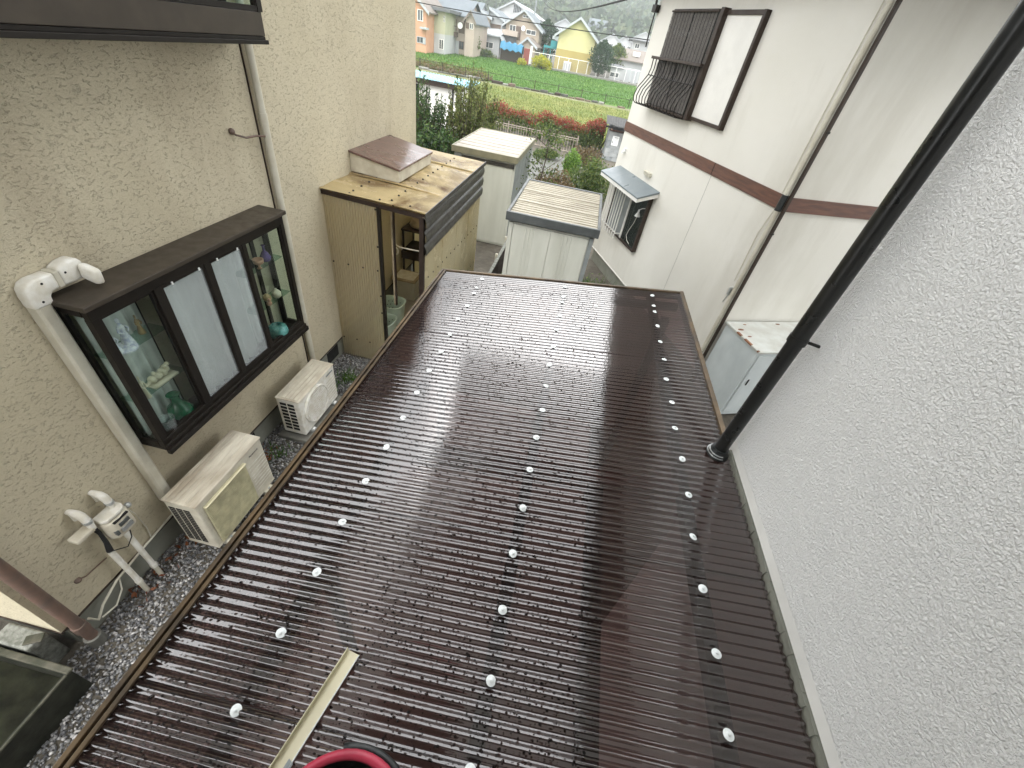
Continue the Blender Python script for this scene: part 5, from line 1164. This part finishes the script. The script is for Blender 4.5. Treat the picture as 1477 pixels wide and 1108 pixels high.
# ================================================================== FAR HOUSES
def wallmat(name, c, v=.06): 
    if name not in M: M[name] = plain(name, c, .75, 0, v, .6)
    return name
wallmat('orange_wall', (.50, .27, .165)); wallmat('cream_wall', (.40, .40, .28)); wallmat('white_wall', (.42, .43, .43)); wallmat('beige_wall', (.36, .30, .235))
wallmat('tan_wall', (.40, .335, .28)); wallmat('grey_wall', (.36, .37, .38)); wallmat('lemon_wall', (.49, .46, .23)); wallmat('ochre_wall', (.33, .265, .085)); wallmat('brownboard', (.12, .085, .065))
wallmat('bluegrey_roof', (.115, .135, .15)); wallmat('dark_roof', (.11, .115, .12)); wallmat('white_roof', (.36, .385, .395)); wallmat('brown_roof', (.17, .145, .125)); wallmat('blue_tarp', (.03, .16, .27)); wallmat('teal_paint', (.03, .24, .25)); wallmat('redbox', (.20, .045, .035))
M['farglass'] = plain('dark_window', (.05, .06, .065), .15)
def window(par, Y, x0, x1, z0, z1, frame='white_paint', pane='farglass'):
    f_ = MB()
    w_ = min(.07, (x1-x0)*.12)
    f_.box(x0-w_, x1+w_, Y-.06, Y-.002, z0-w_, z0); f_.box(x0-w_, x1+w_, Y-.06, Y-.002, z1, z1+w_); f_.box(x0-w_, x0, Y-.06, Y-.002, z0, z1); f_.box(x1, x1+w_, Y-.06, Y-.002, z0, z1)
    f_.box((x0+x1)/2-.03, (x0+x1)/2+.03, Y-.05, Y-.002, z0, z1)
    o = f_.build('window', frame, par); MB().box(x0, x1, Y-.035, Y-.004, z0, z1).build('pane', pane, o)
def pwin(par, Y, pa, pb, frame='white_paint', pane='farglass'):
    a, b = at_y(pa, Y), at_y(pb, Y); x0, x1 = sorted((a.x, b.x)); z0, z1 = sorted((a.z, b.z)); window(par, Y, x0, x1, z0, z1, frame, pane)
def gable(name, label, Y, xl, xr, ze, xa, za, depth, wall, roof, over=.5, trim='white_roof', zb=None, cat='house', group='far houses beyond the field'):
    """front gable facing the field; apex at xa"""
    zb = TZ(Y)-.3 if zb is None else zb
    t = thing(name, label, cat, ((xl+xr)/2, Y+depth/2, zb), group)
    MB().prism([(xl, Y, zb), (xr, Y, zb), (xr, Y, ze), (xa, Y, za), (xl, Y, ze)], (0, depth, 0)).build('wall', wall, t)
    m = MB(); th = .16
    for xe, sg in ((xl, -1), (xr, 1)):
        s_ = (za-ze)/max(.1, abs(xe-xa)); e = xe+sg*over; zz_ = ze-over*s_
        m.hexa([(e, Y-over, zz_+.02), (xa, Y-over, za+.02), (xa, Y+depth+over, za+.02), (e, Y+depth+over, zz_+.02), (e, Y-over, zz_+th), (xa, Y-over, za+th), (xa, Y+depth+over, za+th), (e, Y+depth+over, zz_+th)])
    rf_ = m.build('roof', roof, t)
    m = MB()
    for xe, sg in ((xl, -1), (xr, 1)):
        s_ = (za-ze)/max(.1, abs(xe-xa)); e = xe+sg*over; zz_ = ze-over*s_
        m.hexa([(e, Y-over-.05, zz_-.16), (xa, Y-over-.05, za-.16), (xa, Y-over-.002, za-.16), (e, Y-over-.002, zz_-.16), (e, Y-over-.05, zz_+th-.01), (xa, Y-over-.05, za+th-.01), (xa, Y-over-.002, za+th-.01), (e, Y-over-.002, zz_+th-.01)])
    m.build('bargeboard', trim, rf_); return t
def ridge(name, label, Y, xl, xr, ze, zr, depth, wall, roof, over=.5, zb=None, cat='house', group='far houses beyond the field'):
    """eave side facing the field"""
    zb = TZ(Y)-.3 if zb is None else zb
    t = thing(name, label, cat, ((xl+xr)/2, Y+depth/2, zb), group)
    MB().prism([(xl, Y, zb), (xl, Y+depth, zb), (xl, Y+depth, ze), (xl, Y+depth/2, zr), (xl, Y, ze)], (xr-xl, 0, 0)).build('wall', wall, t)
    s_ = (zr-ze)/(depth/2); m = MB(); th = .16
    for y0, y1, z0 in ((Y-over, Y+depth/2, ze-over*s_), (Y+depth+over, Y+depth/2, ze-over*s_)):
        m.hexa([(xl-over, y0, z0+.02), (xr+over, y0, z0+.02), (xr+over, y1, zr+.02), (xl-over, y1, zr+.02), (xl-over, y0, z0+th), (xr+over, y0, z0+th), (xr+over, y1, zr+th), (xl-over, y1, zr+th)])
    m.build('roof', roof, t); return t
X_ = lambda p, Y: at_y(p, Y).x
Z_ = lambda p, Y: at_y(p, Y).z
# orange house
Y = 66; xr = X_((615, 45), Y); ze = Z_((619, 14), Y)
h = gable('orange_house', 'salmon orange house with shuttered windows at the field edge', Y, xr-6.6, xr, ze, xr-3.3, ze+2.6, 8, 'orange_wall', 'brown_roof')
pwin(h, Y, (603, 14), (609.5, 30)); pwin(h, Y, (602, 53), (610, 62), 'grey_wall'); bx('shutter', 'grey_wall', h, X_((611, 54), Y)-.0, X_((614, 54), Y), Y-.12, Y-.002, Z_((612, 64), Y), Z_((612, 54), Y))
bx('entrance_hood', 'white_roof', h, xr-.6, xr+.35, Y-.8, Y-.002, Z_((618, 42), Y)-.1, Z_((618, 42), Y)+.1)
# cream and white block
Y = 69; xl, xr = X_((619, 40), Y), X_((642, 45), Y); zt = Z_((630, 15.5), Y); zm = Z_((630, 48), Y); zb = TZ(Y)-.3
h = thing('flat_roof_house', 'two-tone house, pale green above white, with flat grey eave', 'house', ((xl+xr)/2, Y, zb), 'far houses beyond the field')
bx('upper_wall', 'cream_wall', h, xl, xr, Y, Y+8, zm, zt); bx('lower_wall', 'white_wall', h, xl, xr, Y+.01, Y+7.9, zb, zm-.004); bx('eave', 'dark_roof', h, xl-.6, xr+.7, Y-.7, Y+8.5, zt+.002, zt+.35)
for pa, pb in (((639.8, 23), (641.8, 27)), ((639.8, 28), (641.8, 32)), ((619, 54.5), (625, 65)), ((634, 57), (639, 71))): pwin(h, Y, pa, pb)
# blue-grey roofed house with balcony
Y = 74; xl, xr = X_((640, 45), Y), X_((671, 50), Y); ze = Z_((660, 21), Y); zr = Z_((655, 6), Y)
h = ridge('tiled_house', 'house with long blue-grey tiled roof, balcony and grey shutter', Y, xl-4, xr, ze, zr+.6, 8, 'tan_wall', 'bluegrey_roof', .5)
bx('balcony', 'brownboard', h, X_((645, 47), Y), X_((661, 47), Y), Y-1.0, Y-.002, Z_((650, 52), Y), Z_((650, 45), Y)); bx('balcony_rail', 'brownboard', h, X_((645, 36), Y), X_((662, 36), Y), Y-1.0, Y-.92, Z_((650, 37), Y), Z_((650, 36), Y))
for i in range(5): q = X_((645+i*4, 36), Y); bx('balcony_post', 'brownboard', h, q-.04, q+.04, Y-1.0, Y-.92, Z_((645+i*4, 45), Y), Z_((645+i*4, 28), Y))
bx('shutter', 'grey_wall', h, X_((648, 66), Y), X_((662, 66), Y), Y-.06, Y-.002, TZ(Y)+.05, Z_((655, 58), Y)); pwin(h, Y, (663, 32), (669, 48), 'brownboard', 'brownboard'); pwin(h, Y, (663, 60), (668, 71), 'brownboard')
dsh = thing('satellite_dish', 'white satellite dish on the balcony of the blue-grey roofed house', 'dish', at_y((664, 37), Y-1.05))
p = at_y((664, 37), Y-1.06); MB(Matrix.Translation(p) @ Matrix.Rotation(math.pi/2, 4, 'X')).lathe([(.02, 0), (.30, .06), (.36, .10), (.34, .11), (.05, .03)], (0, 0, 0), 16).build('dish', 'white_plastic', dsh, True)
MB().tube([p+Vector((0, .02, 0)), p+Vector((0, .12, -.25))], .03, 6).build('mount', 'grey_wall', dsh)
Y = 73.0; 
h = gable('gabled_wing_house', 'narrow beige gabled wing beside the conical tree', Y, X_((671.5, 40), Y), X_((684, 42), Y), Z_((685, 29), Y), X_((680, 17), Y), Z_((680.5, 17), Y), 8, 'tan_wall', 'bluegrey_roof', .35, 'brown_roof')
pwin(h, Y, (678, 34), (682, 42)); pwin(h, Y, (673, 33), (676, 41), 'brownboard', 'brownboard')
# twin gables
Y = 86
h = gable('timbered_house', 'beige gabled house with dark timber bays behind white annex', Y, X_((687, 40), Y), X_((705, 42), Y), Z_((687, 21), Y), X_((695, 16), Y), Z_((695, 16), Y), 9, 'beige_wall', 'bluegrey_roof', .5)
pwin(h, Y, (687, 31), (702, 44), 'brownboard', 'brownboard')
Y = 87
h = gable('timbered_house', 'white gabled house with dark timber bay beside the beige gable', Y, X_((703.5, 40), Y), X_((724, 42), Y), Z_((724, 28), Y), X_((707, 12), Y), Z_((707, 12), Y), 9, 'white_wall', 'bluegrey_roof', .5)
pwin(h, Y, (705, 34), (721, 48), 'brownboard', 'brownboard')
Y = 82; xl, xr = X_((690, 60), Y), X_((720.5, 62), Y); zb = TZ(Y)-.3
h = thing('white_annex', 'low white annex with pale mono-pitch roof and dark window', 'house', ((xl+xr)/2, Y, zb), 'far houses beyond the field')
z0, z1 = Z_((692, 50), Y), Z_((720, 54), Y)
MB().prism([(xl, Y, zb), (xr, Y, zb), (xr, Y, z1), (xl, Y, z0)], (0, 5, 0)).build('wall', 'white_wall', h)
rr2 = MB().hexa([(xl-.3, Y-.5, z0+.02), (xr+.1, Y-.5, z1+.02), (xr+.1, Y+5.4, z1+.9), (xl-.3, Y+5.4, z0+.9), (xl-.3, Y-.5, z0+.2), (xr+.1, Y-.5, z1+.2), (xr+.1, Y+5.4, z1+1.1), (xl-.3, Y+5.4, z0+1.1)]).build('roof', 'white_roof', h)
MB().hexa([(xr+.1, Y-.5, z1+.0), (xr+.9, Y-.5, z1-1.1), (xr+.9, Y+5.4, z1-1.1), (xr+.1, Y+5.4, z1+.0), (xr+.1, Y-.5, z1+.2), (xr+1.0, Y-.5, z1-1.0), (xr+1.0, Y+5.4, z1-1.0), (xr+.1, Y+5.4, z1+.2)]).build('roof_hip', 'white_roof', rr2)
pwin(h, Y, (699.5, 60), (710.5, 70)); 
# large hall with pale roof
Y = 112; za = Z_((742, 2), Y); xl, xr = X_((716, 15), Y), X_((771, 22), Y)
h = gable('large_hall', 'large hall with pale metal gable roof behind the houses', Y, xl, xr, Z_((718, 15), Y), X_((742, 2), Y), za, 22, 'white_wall', 'white_roof', .4)
for i in range(5): q = at_y((741.8+i*2.3, 12.5), Y); MB().box(q.x-.12, q.x+.12, Y-.06, Y-.002, q.z-.6, q.z+.6).build('slit_window', 'farglass', h)
# beige gabled house
Y = 85
h = gable('gabled_house', 'wide beige gabled house with balcony and white bargeboards', Y, X_((729, 45), Y), X_((778, 50), Y), Z_((729, 33), Y), X_((757.5, 15), Y), Z_((757.5, 15), Y), 10, 'beige_wall', 'bluegrey_roof', .6)
for pa, pb in (((736, 36), (743, 45)), ((760, 43), (772, 51)), ((755, 22), (762, 26))): pwin(h, Y, pa, pb)
bx('timber_bay', 'brownboard', h, X_((743.5, 40), Y), X_((752, 42), Y), Y-.05, Y-.002, Z_((748, 58), Y), Z_((748, 38), Y))
bx('balcony', 'tan_wall', h, X_((726, 48), Y), X_((748, 50), Y), Y-1.1, Y-.06, Z_((737, 52), Y), Z_((737, 44), Y)); bx('dark_bay', 'dark_roof', h, X_((727, 55), Y), X_((745, 57), Y), Y-.5, Y-.055, Z_((735, 62), Y), Z_((735, 52.5), Y))  # balcony with a dark block below it
q = at_y((755, 41), Y-.3); ds2 = thing('satellite_dish', 'white satellite dish on the wide beige gabled house', 'dish', q); MB(Matrix.Translation(q) @ Matrix.Rotation(math.pi/2, 4, 'X')).lathe([(.02, 0), (.28, .06), (.33, .10), (.05, .03)], (0, 0, 0), 14).build('dish', 'white_plastic', ds2, True); MB().tube([q+Vector((0, .02, 0)), q+Vector((0, .28, -.1))], .03, 6).build('mount', 'grey_wall', ds2)
Y = 80.5
h = gable('small_gabled_shed', 'small brown gabled shed with white bargeboards near blue tarp', Y, X_((751, 66), Y), X_((772, 68), Y), Z_((751, 63), Y), X_((761.5, 55), Y), Z_((761.5, 55), Y), 5, 'beige_wall', 'brown_roof', .4, cat='shed', group='sheds at the far field edge')
# tarp covered stack
Y = 78.5; a, b = at_y((723, 66), Y), at_y((753, 84), Y); zb = TZ(Y)
h = thing('tarp_stack', 'stack covered by a bright blue tarpaulin at the field edge', 'tarpaulin', ((a.x+b.x)/2, Y, zb))
m = MB(); nxx = 14
top = [zb+2.25+.12*math.sin(i*1.7)-.05*i/nxx for i in range(nxx+1)]
vs = []
for yy_, dd_ in ((Y-.9, -.9), (Y-.6, -.1), (Y+.6, 0), (Y+.9, -1.0)):
    for i in range(nxx+1): vs.append((a.x+(b.x-a.x)*i/nxx, yy_+.08*math.sin(i*2.1), top[i]+dd_))
m.add(vs, [(j*(nxx+1)+i, j*(nxx+1)+i+1, (j+1)*(nxx+1)+i+1, (j+1)*(nxx+1)+i) for j in range(3) for i in range(nxx)]); m.build('tarpaulin', 'blue_tarp', h, 'all')
bx('stacked_goods', 'darkwood', h, a.x+.1, b.x-.1, Y-.5, Y+.6, zb-.05, zb+2.05)
tag(bx('crate', 'redbox', None, b.x+.2, b.x+1.1, Y-.4, Y+.5, zb-.02, zb+1.9, .03), 'red crate standing beside the blue tarpaulin', 'crate'); tag(bx('panel_board', 'white_paint', None, b.x+1.15, b.x+1.4, Y-.4, Y+.4, zb-.02, zb+2.3, .02), 'white upright board beside the red crate', 'board')
# yellow house
Y = 80; xl, xr = X_((804, 70), Y), X_((856, 80), Y); xa = X_((838.5, 27), Y)-.0
xa = (X_((838.5, 26.5), Y))
h = gable('yellow_house', 'pale yellow gabled house with ochre lower wall behind white fence', Y, X_((806, 52), Y), X_((859, 60), Y), Z_((806, 47), Y), xa, Z_((838.5, 26.5), Y), 11, 'lemon_wall', 'bluegrey_roof', .6)
zs = Z_((827, 74), Y); bx('ochre_wall', 'ochre_wall', h, X_((806, 52), Y)-.02, X_((859, 60), Y)+.02, Y-.03, Y+11.02, TZ(Y)-.3, zs)
bx('eave_box', 'white_roof', h, X_((797, 55), Y), X_((805.8, 55), Y), Y-.3, Y+8, Z_((801, 57), Y), Z_((801, 52), Y))
for i in range(3):
    p = on_ground((811.5+i*4.2, 104)); t = thing('heat_pump', 'white outdoor unit standing against the ochre wall', 'outdoor unit', (p.x, 79.5, TZ(79.5)), 'outdoor units by the yellow house')
    bx('casing', 'white_paint', t, p.x-.2, p.x+.2, 79.35, 79.7, TZ(79.5), TZ(79.5)+1.25, .02); bx('grille', 'grey_wall', t, p.x-.15, p.x+.15, 79.335, 79.349, TZ(79.5)+.2, TZ(79.5)+1.1)
# teal frame structure
Y = 83; x0, x1 = X_((785, 70), Y), X_((804, 72), Y); t = thing('teal_carport', 'teal metal carport frame beside the yellow house', 'carport', ((x0+x1)/2, Y, TZ(Y)))
for x in (x0, (x0+x1)/2, x1):
    for y in (Y, Y+3): bx('post', 'teal_paint', t, x-.06, x+.06, y-.06, y+.06, TZ(Y)-.1, Z_((795, 66), Y))
bx('deck', 'teal_paint', t, x0-.1, x1+.1, Y-.1, Y+3.1, Z_((795, 70), Y), Z_((795, 67), Y)); bx('upper_screen', 'teal_paint', t, x0+.6, x1+.1, Y+2.6, Y+2.7, Z_((795, 67), Y)+.005, Z_((795, 58), Y))
# white houses on the right
Y = 85; xl, xr = X_((888, 90), Y), X_((945, 95), Y)
h = ridge('white_low_house', 'low white house with weathered grey-brown roof behind dark shrubs', Y, xl, xr+5, Z_((905, 87), Y), Z_((915, 73), Y), 9, 'white_wall', 'brown_roof', .5)
pwin(h, Y, (893, 93), (899, 99))
bx('roof_window', 'white_paint', h, X_((914, 78), Y), X_((924, 80), Y), Y+1.2, Y+2.2, Z_((918, 82), Y), Z_((918, 75), Y))
Y = 99
h = ridge('white_flat_house', 'white two-storey house with dark flat eave behind low roof', Y, X_((914, 60), Y), X_((955, 65), Y), Z_((925, 60), Y), Z_((925, 57), Y), 8, 'white_wall', 'dark_roof', .7); pwin(h, Y, (917, 63), (921, 70))
Y = 80; t = ridge('white_garden_hut', 'small white hut with dark window behind the mesh fence', Y, X_((879, 108), Y), X_((895, 110), Y), Z_((887, 98), Y), Z_((887, 95), Y), 2.5, 'white_wall', 'dark_roof', .2, cat='hut', group='sheds at the far field edge'); pwin(t, Y, (881, 104), (891, 112))
for i, px_ in enumerate((902, 912, 921)):
    p = on_ground((px_, 121)); t = thing('vinyl_cabinet', 'pale vinyl covered rack standing behind the mesh fence', 'rack', (p.x, 80.3, TZ(80)), 'pale racks by the white hut')
    bx('cover', 'white_roof', t, p.x-.42, p.x+.42, 80, 80.7, TZ(80)-.05, TZ(80)+1.8, .05); bx('cover_panel', 'grey_wall', t, p.x-.3, p.x+.3, 79.985, 79.999, TZ(80)+.2, TZ(80)+1.5)
# white mesh fence
pa, pb = on_ground((762, 95)), on_ground((926, 125)); L_ = (pb-pa)
wf_ = thing('mesh_fence', 'white tubular mesh fence along the far field edge', 'fence', (pa+pb)/2)
nn_ = 13; d_ = Vector((L_.x, L_.y, 0))
for i in range(nn_):
    p = pa+d_*(i/(nn_-1)); p.z = TZ(p.y); MB().tube([p, p+Vector((0, 0, 1.75))], .045, 6).build('fence_post', 'white_paint', wf_)
for hh, r_ in ((1.72, .035), (.15, .03)): MB().tube([pa+Vector((0, 0, TZ(pa.y)-pa.z+hh)), pb+Vector((0, 0, TZ(pb.y)-pb.z+hh))], r_, 5).build('fence_rail', 'white_paint', wf_)
m = MB()
for i in range(140): 
    p = pa+d_*((i+.5)/140); z0 = TZ(p.y); m.add([(p.x-.006, p.y, z0+.15), (p.x+.006, p.y, z0+.15), (p.x+.006, p.y, z0+1.7), (p.x-.006, p.y, z0+1.7)], [(0, 1, 2, 3)])
m.build('mesh_wires', 'grey_wall', wf_, kind='stuff')
bx('fence_kerb', 'concrete', wf_, pa.x, pb.x, min(pa.y, pb.y)-.1, max(pa.y, pb.y)+.1, TZ(78)-.1, TZ(78)+.22)
# trees and bushes at the field edge
def far_tree(name, label, p, rx, h, n, mat, size, cone=False, trunk=.12, cat='tree'):
    t = thing(name, label, cat, p, 'trees at the far field edge'); z = p.z
    MB().tube([(p.x, p.y, z-.2), (p.x, p.y, z+h*.85)], [trunk, trunk*.3], 7).build('trunk', 'bark', t)
    u = RNG.random(n)**.75; a = RNG.uniform(0, 6.28, n)
    prof = (1-u)**.8*(.3+.7*np.minimum(1, u*6)) if cone else np.sqrt(np.clip(1-(2*u-.9)**2, .02, 1))
    cl = 1+.28*np.sin(a*5+u*17)+.18*np.sin(a*9-u*31)
    rr = rx*prof*np.sqrt(RNG.uniform(.25, 1, n))*cl
    c = np.stack([p.x+rr*np.cos(a), p.y+rr*np.sin(a), z+.15*h+u*h*.88], 1)+RNG.normal(0, .06, (n, 3))
    put('crown', leaves_mesh('crown', c, size, mat, up=.7), t); return t
def gp_(px, py, Y): q = at_y((px, py), Y); return Vector((q.x, Y, TZ(Y)))
far_tree('conical_tree', 'conical dark green tree beside the white annex', gp_(683, 74, 76), 1.0, 3.6, 2600, 'leaf_mid', .26, True)
far_tree('tall_conifer', 'tall dark conifer between beige and yellow houses', gp_(785, 70, 90), 1.9, 5.6, 3600, 'leaf_conifer', .34, False)
far_tree('round_evergreen', 'dense dark evergreen in front of the yellow house corner', gp_(863, 106, 78.6), 1.55, 4.3, 5200, 'leaf_conifer', .24, False)
far_tree('olive_tree', 'lighter olive tree behind the dense dark evergreen', gp_(886, 95, 86), 1.6, 4.2, 3600, 'leaf_mid', .28, False)
mound('forsythia_bush', 'bright yellow flowering bush below the white mesh fence', tuple(gp_(780, 102, 75.5)), (1.75, 1.1, 1.55), 3600, 'leaf_yellow', .22, 'bush', .6)
mound('forsythia_bush', 'small yellow-green bush beside the red crate', tuple(gp_(752, 95, 75.8)), (.8, .7, .8), 1200, 'leaf_yellow', .20, 'bush', .6)
mound('field_bush', 'grey-green low bushes in front of the white annex', tuple(gp_(697, 77, 78)), (2.2, .8, .9), 2200, 'leaf_mid', .22, 'bush', .5)
mound('field_bush', 'low dark bushes below the blue-grey roofed house', tuple(gp_(668, 75, 75)), (1.6, .6, .7), 1500, 'leaf_dark', .22, 'bush', .5)
# hazy houses at the foot of the hill
spots = [((815, 33), 230, 9, 'grey_wall', 'bluegrey_roof', 'distant grey house beyond the teal carport'), ((867, 35), 235, 11, 'grey_wall', 'bluegrey_roof', 'distant wide blue-grey house peeking over the yellow house roof'),
         ((894, 42), 240, 7.5, 'white_wall', 'bluegrey_roof', 'distant small gabled house low on the hillside'), ((884, 55), 205, 8, 'white_wall', 'dark_roof', 'distant white house above the olive tree'), ((902, 58), 210, 8, 'white_wall', 'bluegrey_roof', 'distant white house beside the power line'),
         ((800, 42), 215, 8, 'white_wall', 'dark_roof', 'distant dark roofed house behind the conifer'), ((812, 18), 300, 12, 'grey_wall', 'bluegrey_roof', 'faint house high on the wooded slope'), ((790, 30), 250, 7, 'white_wall', 'bluegrey_roof', 'faint pale house behind the utility pole'), ((930, 52), 225, 9, 'white_wall', 'bluegrey_roof', 'distant pale house beside the white house corner'), ((656, 8), 130, 12, 'grey_wall', 'bluegrey_roof', 'distant blue-grey house above the tiled roof')]
for (p, Y, wd_, wm, rm_, lb) in spots:
    q = at_y(p, Y); zb_ = max(TZ(Y)-.5, hz(q.x, Y)-1 if Y > 190 else -9); hh = 2.6
    t = gable('hillside_house', lb, Y, q.x-wd_/2, q.x+wd_/2, q.z-1.2, q.x, q.z+1.2, 8, wm, rm_, .5, 'white_roof', zb=min(zb_, q.z-4)) if wd_ < 10 else ridge('hillside_house', lb, Y, q.x-wd_/2, q.x+wd_/2, q.z-1.0, q.z+1.4, 8, wm, rm_, .5, zb=min(zb_, q.z-4))
    for i in range(3): window(t, Y, q.x-wd_*.36+i*wd_*.27, q.x-wd_*.36+i*wd_*.27+1.3, q.z-2.9, q.z-1.7)
# utility poles and cables
def pole(px_, Y, h, label):
    q = at_y((px_, 20), Y); t = thing('utility_pole', label, 'utility pole', (q.x, Y, TZ(Y)), 'utility poles'); MB().tube([(q.x, Y, TZ(Y)-.2), (q.x, Y, TZ(Y)+h)], [.17, .11], 8).build('pole', 'blockdark', t)
    bx('cross_arm', 'steel', t, q.x-.9, q.x+.9, Y-.22, Y-.14, TZ(Y)+h-.7, TZ(Y)+h-.6); bx('insulator', 'white_plastic', t, q.x-.06, q.x+.06, Y-.24, Y-.12, TZ(Y)+h-.598, TZ(Y)+h-.45); return Vector((q.x, Y, TZ(Y)+h-.55))
p1 = pole(771.3, 104, 11.5, 'grey utility pole behind the wide beige gabled house')
def cable(name, label, A, B, sag, r_, n=28):
    pts = [A.lerp(B, i/n)-Vector((0, 0, sag*4*(i/n)*(1-i/n))) for i in range(n+1)]
    tag(MB().tube(pts, r_, 5).build(name, 'black', None, True), label, 'cable', 'overhead cables')
A, B = at_y((622, 0), 38), at_y((941, 51), 38); d_ = (B-A)
pL = A-d_*.5; pR = B+d_*.5
for nm, q in (('left', pL), ('right', pR)):
    t = thing('utility_pole', 'concrete utility pole carrying the thick cable, hidden by the '+('beige' if nm == 'left' else 'banded white')+' house', 'utility pole', (q.x, q.y, 0), 'utility poles'); MB().tube([(q.x, q.y+.2, -.2), (q.x, q.y+.2, q.z+1.0)], [.17, .11], 8).build('pole', 'blockdark', t); bx('cross_arm', 'steel', t, q.x-.5, q.x+.5, q.y+.03, q.y+.10, q.z+.02, q.z+.1)
cable('overhead_cable', 'thick black overhead cable crossing in front of the yellow house', pL, pR, .35, .028)
Ah = hp(-.05, SF+.05, 4.82)
cable('overhead_cable', 'thin black cable sagging from the white house eave', Ah, p1, 1.6, .022)
B2 = at_y((806, 61), 79.2); cable('service_cable', 'thin cable strung across the yellow gable wall', p1+Vector((0, -.3, -1.2)), at_y((862, 52), 79), .5, .022)

# ================================================================== HAZE
hzb = MB().box(-440, 440, -14, 660, -9, 84); o = hzb.build('haze', 'soil', None); o['kind'] = 'stuff'; tag(o, 'thin damp haze filling the valley', 'haze')
k = bpy.data.materials.new('haze_air'); k.use_nodes = True; k.node_tree.nodes.clear()
ou = k.node_tree.nodes.new('ShaderNodeOutputMaterial'); pv = k.node_tree.nodes.new('ShaderNodeVolumePrincipled')
pv.inputs['Color'].default_value = (.88, .93, .95, 1); pv.inputs['Density'].default_value = .0008; pv.inputs['Anisotropy'].default_value = .2
k.node_tree.links.new(pv.outputs[0], ou.inputs['Volume']); o.data.materials.clear(); o.data.materials.append(k)
